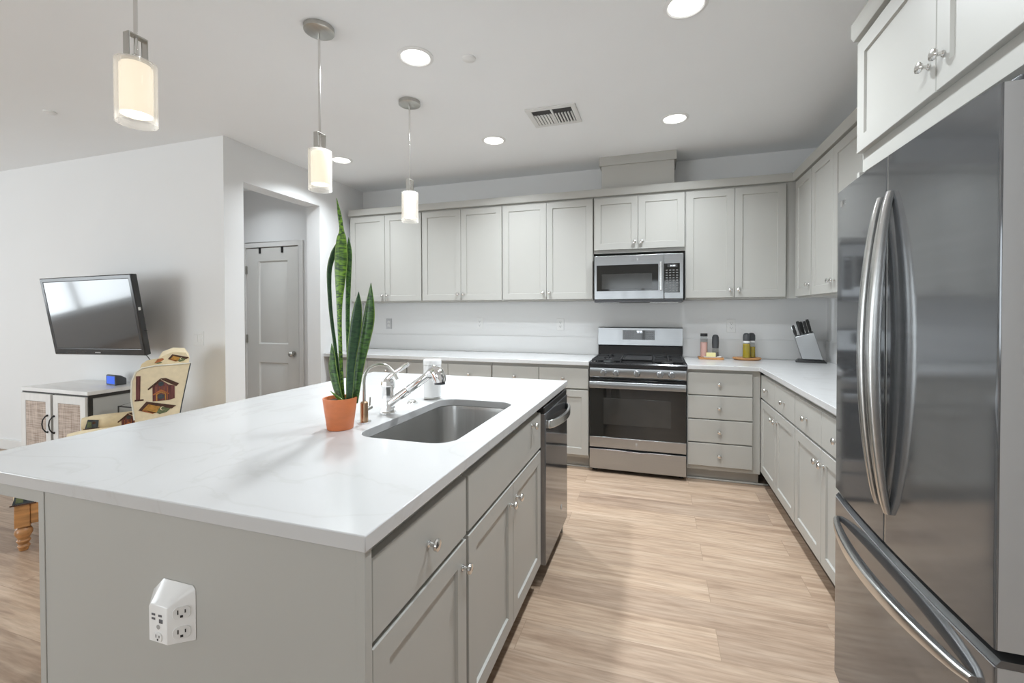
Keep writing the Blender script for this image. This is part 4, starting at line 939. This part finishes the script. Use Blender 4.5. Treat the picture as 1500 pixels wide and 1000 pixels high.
# ------------------------------------------------------------------ living side: television, sideboard, smart display, wing chair
def tv():
    yaw, tilt, roll = 0.031, 0.147, 0.014
    t = thing('television', 'flat black television tilted down on a wall arm above sideboard', 'television', (-3.632, -2.041, 1.297))
    t.rotation_euler = (Matrix.Rotation(yaw, 3, 'Z') @ Matrix.Rotation(tilt, 3, 'X') @ Matrix.Rotation(-roll, 3, 'Y')).to_euler()
    w, h = 0.50, 0.3075
    b = B(); ins = 0.032
    def ring(a, y, zb=0): return [(-w+a, y, -h+a+zb), (w-a, y, -h+a+zb), (w-a, y, h-a), (-w+a, y, h-a)]
    b.loft([ring(0.03, 0.062), ring(0.004, 0.045), ring(0, 0.006), ring(0.006, 0.0), ring(ins, 0.002, 0.018), ring(ins+0.002, 0.008, 0.018)], True, True)
    fr_ = b.make('bezel', M['tvframe'], t, bevel=0.002)
    B().box(-w+ins+0.003, w-ins-0.003, 0.004, 0.0078, -h+ins+0.021, h-ins-0.003).make('screen', M['tvscreen'], t, smooth=0)
    B().box(-0.03, 0.03, -0.0012, 0.0008, -h+0.016, -h+0.024).make('badge', M['dside'], fr_, smooth=0)
    b = B(); b.box(-0.16, 0.16, 0.063, 0.085, -0.14, 0.14); b.make('mount_plate', M['black'], t, bevel=0.002)
    b = B(); b.tube([(0.0, 0.08, 0.0), (0.10, 0.17, -0.01), (0.0, 0.27, -0.03)], 0.018, 10); b.make('wall_arm', M['black'], t)
    B().box(-0.07, 0.07, 0.262, 0.278, -0.16, 0.10).make('wall_plate', M['black'], t, bevel=0.002)
    bx('side_button', M['black'], t, 0.498, 0.515, 0.03, 0.036, -0.125, -0.118, bevel=0.001)
    bx('input_sticker', M['plastic'], t, 0.4995, 0.5008, 0.012, 0.028, 0.035, 0.058, bevel=0)
    # cable drops behind the screen to the chair
    B().tube([(0.36, 0.07, -0.20), (0.385, 0.08, -0.315), (0.42, 0.10, -0.40), (0.46, 0.14, -0.50)], 0.003, 8).make('cable', M['black'], t)
tv()
t = thing('sideboard', 'white two-door sideboard with woven panels standing under the television', 'sideboard', (-3.94, -1.9165, 0))
w, d, h = 0.40, 0.197, 0.70
b = B()
for sx in (-1, 1):
    for sy in (-1, 1):
        x0, x1 = sorted((sx*w, sx*(w-0.025))); y0, y1 = sorted((sy*d, sy*(d-0.03))); b.box(x0, x1, y0, y1, 0, h)
for sx in (-1, 1):
    x0, x1 = sorted((sx*w, sx*(w-0.025))); b.box(x0, x1, -d+0.03, d-0.03, h-0.025, h); b.box(x0, x1, -d+0.03, d-0.03, 0.10, 0.125)
b.box(-w+0.025, w-0.025, -d+0.001, -d+0.02, h-0.02, h); b.box(-w+0.025, w-0.025, -d+0.001, -d+0.02, 0.10, 0.12)
b.make('frame', M['darkmetal'], t, bevel=0.001)
bx('side_panel', M['sidegrey'], t, w-0.02, w-0.008, -d+0.03, d-0.03, 0.125, h-0.025, bevel=0); bx('side_panel', M['sidegrey'], t, -w+0.008, -w+0.02, -d+0.03, d-0.03, 0.125, h-0.025, bevel=0)
bx('back_panel', M['whitewood'], t, -w+0.025, w-0.025, d-0.012, d-0.004, 0.1, h-0.003, bevel=0)
bx('bottom_shelf', M['whitewood'], t, -w+0.025, w-0.025, -d+0.03, d-0.02, 0.1, 0.118, bevel=0)
bx('top', M['marble'], t, -w-0.004, w+0.004, -d-0.006, d+0.002, h+0.0005, h+0.030, bevel=0.003)
for x0, x1, hx in ((-w+0.012, -0.016, -0.050), (0.016, w-0.006, 0.020+0.012)):
    dd = B().shaker(x0, x1, 0.105, h-0.012, -d-0.016, 0.016, 0.058, 0.006).make('door', M['whitewood'], t, smooth=25)
    bx('woven_panel', M['cane'], dd, x0+0.062, x1-0.062, -d-0.0145, -d-0.0105, 0.105+0.062, h-0.012-0.062, bevel=0)
    pts = [(hx, -d-0.016, 0.525), (hx, -d-0.030, 0.520), (hx-0.012, -d-0.040, 0.495), (hx-0.018, -d-0.042, 0.460), (hx-0.012, -d-0.040, 0.425), (hx, -d-0.030, 0.400), (hx, -d-0.016, 0.395)]
    B().tube(pts, [0.009, 0.005, 0.004, 0.0045, 0.004, 0.005, 0.009], 10).make('handle', M['black'], dd)
t = thing('smart_display', 'small smart display with lit blue screen on the sideboard', 'smart display', (-3.725, -1.83, 0.7302), -0.12)
b = B(); b.loft([[(x, y, z) for x, z in rrect(-0.072*s, 0.072*s, 0.0, 0.086*s, 0.014*s, 4)] for s, y in ((0.98, -0.030), (1.0, -0.024), (0.9, 0.015), (0.62, 0.055), (0.5, 0.06))]); b.make('body', M['greyplastic'], t, smooth=50)
bx('screen', M['bluescreen'], t, -0.060, 0.060, -0.0315, -0.0304, 0.012, 0.074, bevel=0)
t = thing('wire_rack', 'small dark wire rack between the sideboard and wing chair', 'rack', (-3.345, -1.92, 0), 0.0)
b = B()
for x in (-0.09, 0.09):
    b.tube([(x, -0.06, 0.0), (x, -0.06, 0.60), (x, 0.06, 0.62), (x, 0.06, 0.0)], 0.005, 8)
for z in (0.10, 0.35): b.box(-0.09, 0.09, -0.064, -0.056, z, z+0.008); b.box(-0.09, 0.09, 0.056, 0.064, z, z+0.008)
b.tube([(-0.09, -0.06, 0.60), (0.09, -0.06, 0.60)], 0.005, 8); b.tube([(-0.09, 0.06, 0.62), (0.09, 0.06, 0.62)], 0.005, 8); b.make('frame', M['darkmetal'], t)
bx('shelf', M['sidegrey'], t, -0.085, 0.085, -0.055, 0.055, 0.108, 0.116, bevel=0); bx('shelf', M['sidegrey'], t, -0.085, 0.085, -0.055, 0.055, 0.358, 0.366, bevel=0)

# wing chair: local x = back along the seat side, local y = across (away from the island), z up
FAB = [M['cream'], M['f_roof'], M['f_red'], M['f_rust'], M['f_gold'], M['f_green'], M['f_blue'], M['piping']]
a = math.radians(55)
t = thing('wing_chair', 'wing chair in cream birdhouse-print fabric on turned wooden legs', 'armchair', (-2.80, -2.80, 0), a)
# local frame: x axis = (cos a, sin a) runs from front to back; y axis = (-sin a, cos a) runs across
CW = 0.60; CD = 0.66
def motif(b, o, u, v, n, s, kind):
    """a printed birdhouse, flat on the cloth: o corner point, u right, v up, n outwards"""
    def P(x, y, k): return o+u*(x*s)+v*(y*s)+n*(0.0010+0.0006*k)
    def poly(mi, pts, k): b.mi = mi; b.poly([P(x, y, k) for x, y in pts])
    def disc(mi, x, y, r, k): poly(mi, [(x+r*math.cos(2*PI*i/14), y+r*math.sin(2*PI*i/14)) for i in range(14)], k)
    if kind == 0:      # two-storey maroon house
        poly(2, [(-.36, 0), (.20, 0), (.20, .68), (-.08, .92), (-.36, .66)], 0); poly(2, [(.20, 0), (.40, .06), (.40, .62), (.20, .68)], 1)
        poly(1, [(-.52, .56), (-.08, .98), (-.06, .86), (-.50, .50)], 2); poly(1, [(-.08, .98), (.10, .98), (.56, .70), (.46, .58), (-.02, .90)], 2)
        for x in (-.25, -.12, .02, .14): poly(3, [(x, .03), (x+.022, .03), (x+.022, .62), (x, .62)], 1)
        disc(6, -.07, .74, .10, 3); poly(3, [(-.36, .30), (-.07, .50), (.22, .30), (.18, .26), (-.07, .42), (-.32, .26)], 3)
        poly(4, [(-.24, .0), (.10, .0), (.10, .30), (-.07, .40), (-.24, .30)], 2); poly(2, [(-.20, .0), (.06, .0), (.06, .28), (-.07, .36), (-.20, .28)], 3); disc(6, -.07, .18, .11, 4)
    elif kind == 1:    # leaning gold house with green end
        poly(1, [(-.62, .18), (-.36, .52), (.62, .24), (.46, .12), (-.30, .40), (-.52, .14)], 2)
        poly(4, [(-.50, .16), (-.30, .44), (.12, .32), (-.04, .02)], 1); poly(3, [(-.62, .18), (-.16, -.02), (-.04, .02), (-.50, .2)], 1)
        poly(5, [(-.04, .02), (.12, .32), (.46, .16), (.30, .0), (.06, -.06)], 1); disc(0, .16, .17, .08, 3); disc(5, .18, .17, .065, 4)
    elif kind == 2:    # rust roof
        poly(3, [(-.4, 0), (-.1, .42), (.3, .5), (.44, .36), (.1, .1)], 1); poly(5, [(-.4, 0), (.1, .1), (.3, .02), (-.1, -.1)], 2)
    elif kind == 3:    # slate house
        poly(6, [(-.35, 0), (.3, 0), (.34, .5), (-.2, .6)], 1); poly(5, [(-.25, .06), (-.02, .06), (-.02, .4), (-.2, .45)], 2); disc(1, .1, .34, .09, 3); poly(1, [(-.42, -.06), (.36, -.06), (.36, 0), (-.42, 0)], 2)
    b.mi = 0
X, Y, Z = Vector((1, 0, 0)), Vector((0, 1, 0)), Vector((0, 0, 1))
# wooden rails and legs
b = B()
for y0, y1 in ((0.004, 0.034), (CW-0.034, CW-0.004)): b.box(0.0155, CD-0.0605, y0, y1, 0.150, 0.262)
b.box(-0.036, -0.006, 0.0605, CW-0.0605, 0.150, 0.262); b.box(CD-0.034, CD-0.004, 0.0605, CW-0.0605, 0.150, 0.262)
b.make('seat_rail', M['wood'], t, bevel=0.004)
for x in (-0.045, CD-0.060):
    for y in (0.0, CW-0.060):
        lw = 0.060; b = B(); b.box(x, x+lw, y, y+lw, 0.137, 0.262)
        b.lathe([(0.016, 0.0), (0.020, 0.008), (0.021, 0.018), (0.027, 0.025), (0.024, 0.032), (0.020, 0.038), (0.027, 0.052), (0.030, 0.058), (0.023, 0.066), (0.027, 0.078), (0.036, 0.096), (0.037, 0.108), (0.032, 0.124), (0.021, 0.137)], (x+lw/2, y+lw/2, 0), 'z', 24)
        b.make('leg', M['wood'], t, bevel=0.003)
# seat: upholstered deck and cushion
b = B(); b.box(-0.047, CD-0.02, -0.004, CW+0.004, 0.2625, 0.345)
motif(b, Vector((-0.005, -0.004, 0.270)), X, Z, -Y, 0.13, 3); motif(b, Vector((0.30, -0.004, 0.270)), X, Z, -Y, 0.11, 0)
b.make('seat_deck', FAB, t, bevel=0.008)
b = B(); b.box(0.005, 0.50, 0.115, CW-0.115, 0.336, 0.455); b.make('seat_cushion', FAB, t, bevel=0.03, seg=4)
# arms: slab with a rolled top
for side in (0, 1):
    y0 = 0.004 if side == 0 else CW-0.104
    b = B(); L = []
    for k in range(9):
        x = 0.160+0.390*k/8; e = 0.012*(1-min(1, k/2))**2
        sec = [(0.012, 0.336), (0.090, 0.336), (0.088, 0.50)] + [(0.048+(0.052-e)*math.cos(q), 0.572+(0.055-e)*math.sin(q)) for q in [-0.9+(PI+1.8)*i/14 for i in range(15)]] + [(0.012, 0.50)]
        L.append([(x, y0+yy, zz) for yy, zz in sec])
    b.loft(L)
    if side == 0:
        motif(b, Vector((0.250, 0.0035, 0.530)), X, Z, -Y, 0.10, 3); motif(b, Vector((0.400, 0.0035, 0.500)), X, Z, -Y, 0.12, 0)
    else:
        motif(b, Vector((0.215, y0-0.006, 0.550)), X, Z, -Y, 0.10, 3); motif(b, Vector((0.410, y0-0.006, 0.500)), X, Z, -Y, 0.13, 0)
    b.make('arm', FAB, t, smooth=50)
# wings
def wing(side):
    out = [(0.470, 0.45), (0.462, 0.66), (0.448, 0.80), (0.452, 0.90), (0.470, 0.955), (0.500, 0.978), (0.56, 0.988), (0.740, 0.992), (0.728, 0.93), (0.690, 0.72), (0.672, 0.60), (0.64, 0.45)]
    y0, y1 = (0.006, 0.066) if side == 0 else (CW-0.066, CW-0.006)
    b = B(); b.hull([(x, y0, z) for x, z in out], [(x, y1, z) for x, z in out])
    if side == 0:
        n = -Y; yo = y0
        motif(b, Vector((0.600, yo, 0.765)), X, Z, n, 0.145, 0); motif(b, Vector((0.572, yo, 0.690)), X, Z, n, 0.150, 1)
        b.mi = 2; b.poly([Vector((0.468, yo-0.001, 0.78)), Vector((0.488, yo-0.001, 0.78)), Vector((0.492, yo-0.001, 0.93)), Vector((0.470, yo-0.001, 0.93))]); b.mi = 1
        b.poly([Vector((0.462, yo-0.0016, 0.775)), Vector((0.505, yo-0.0016, 0.775)), Vector((0.505, yo-0.0016, 0.785)), Vector((0.462, yo-0.0016, 0.785))])
    o = b.make('wing', FAB, t, bevel=0.0)
    if side == 0:
        B().tube([(x-0.002, y0, z) for x, z in out[1:8]], 0.0045, 8).make('piping', FAB[7], o)
        B().tube([(x+0.002, y0, z) for x, z in out[7:11]], 0.003, 8).make('piping', FAB[6], o)
wing(0); wing(1)
# back: raked panel with a rolled crest
b = B(); L = []
for k in range(9):
    y = 0.068+(CW-0.136)*k/8; cr = 0.010*math.sin(PI*k/8)
    sec = [(0.52, 0.336), (0.50, 0.46), (0.545, 0.80), (0.562, 0.985+cr), (0.590, 1.040+cr), (0.650, 1.066+cr), (0.715, 1.060+cr), (0.738, 1.020+cr), (0.726, 0.94), (0.672, 0.62), (0.645, 0.336)]
    L.append([(x, y, z) for x, z in sec])
b.loft(L)
motif(b, Vector((0.580, 0.067, 1.000)), X, Z, -Y, 0.06, 2); motif(b, Vector((0.680, 0.067, 1.005)), X, Z, -Y, 0.09, 1)
motif(b, Vector((0.54, 0.30, 0.82)), -Y, Z, -X, 0.14, 0)
b.make('back', FAB, t, smooth=50)
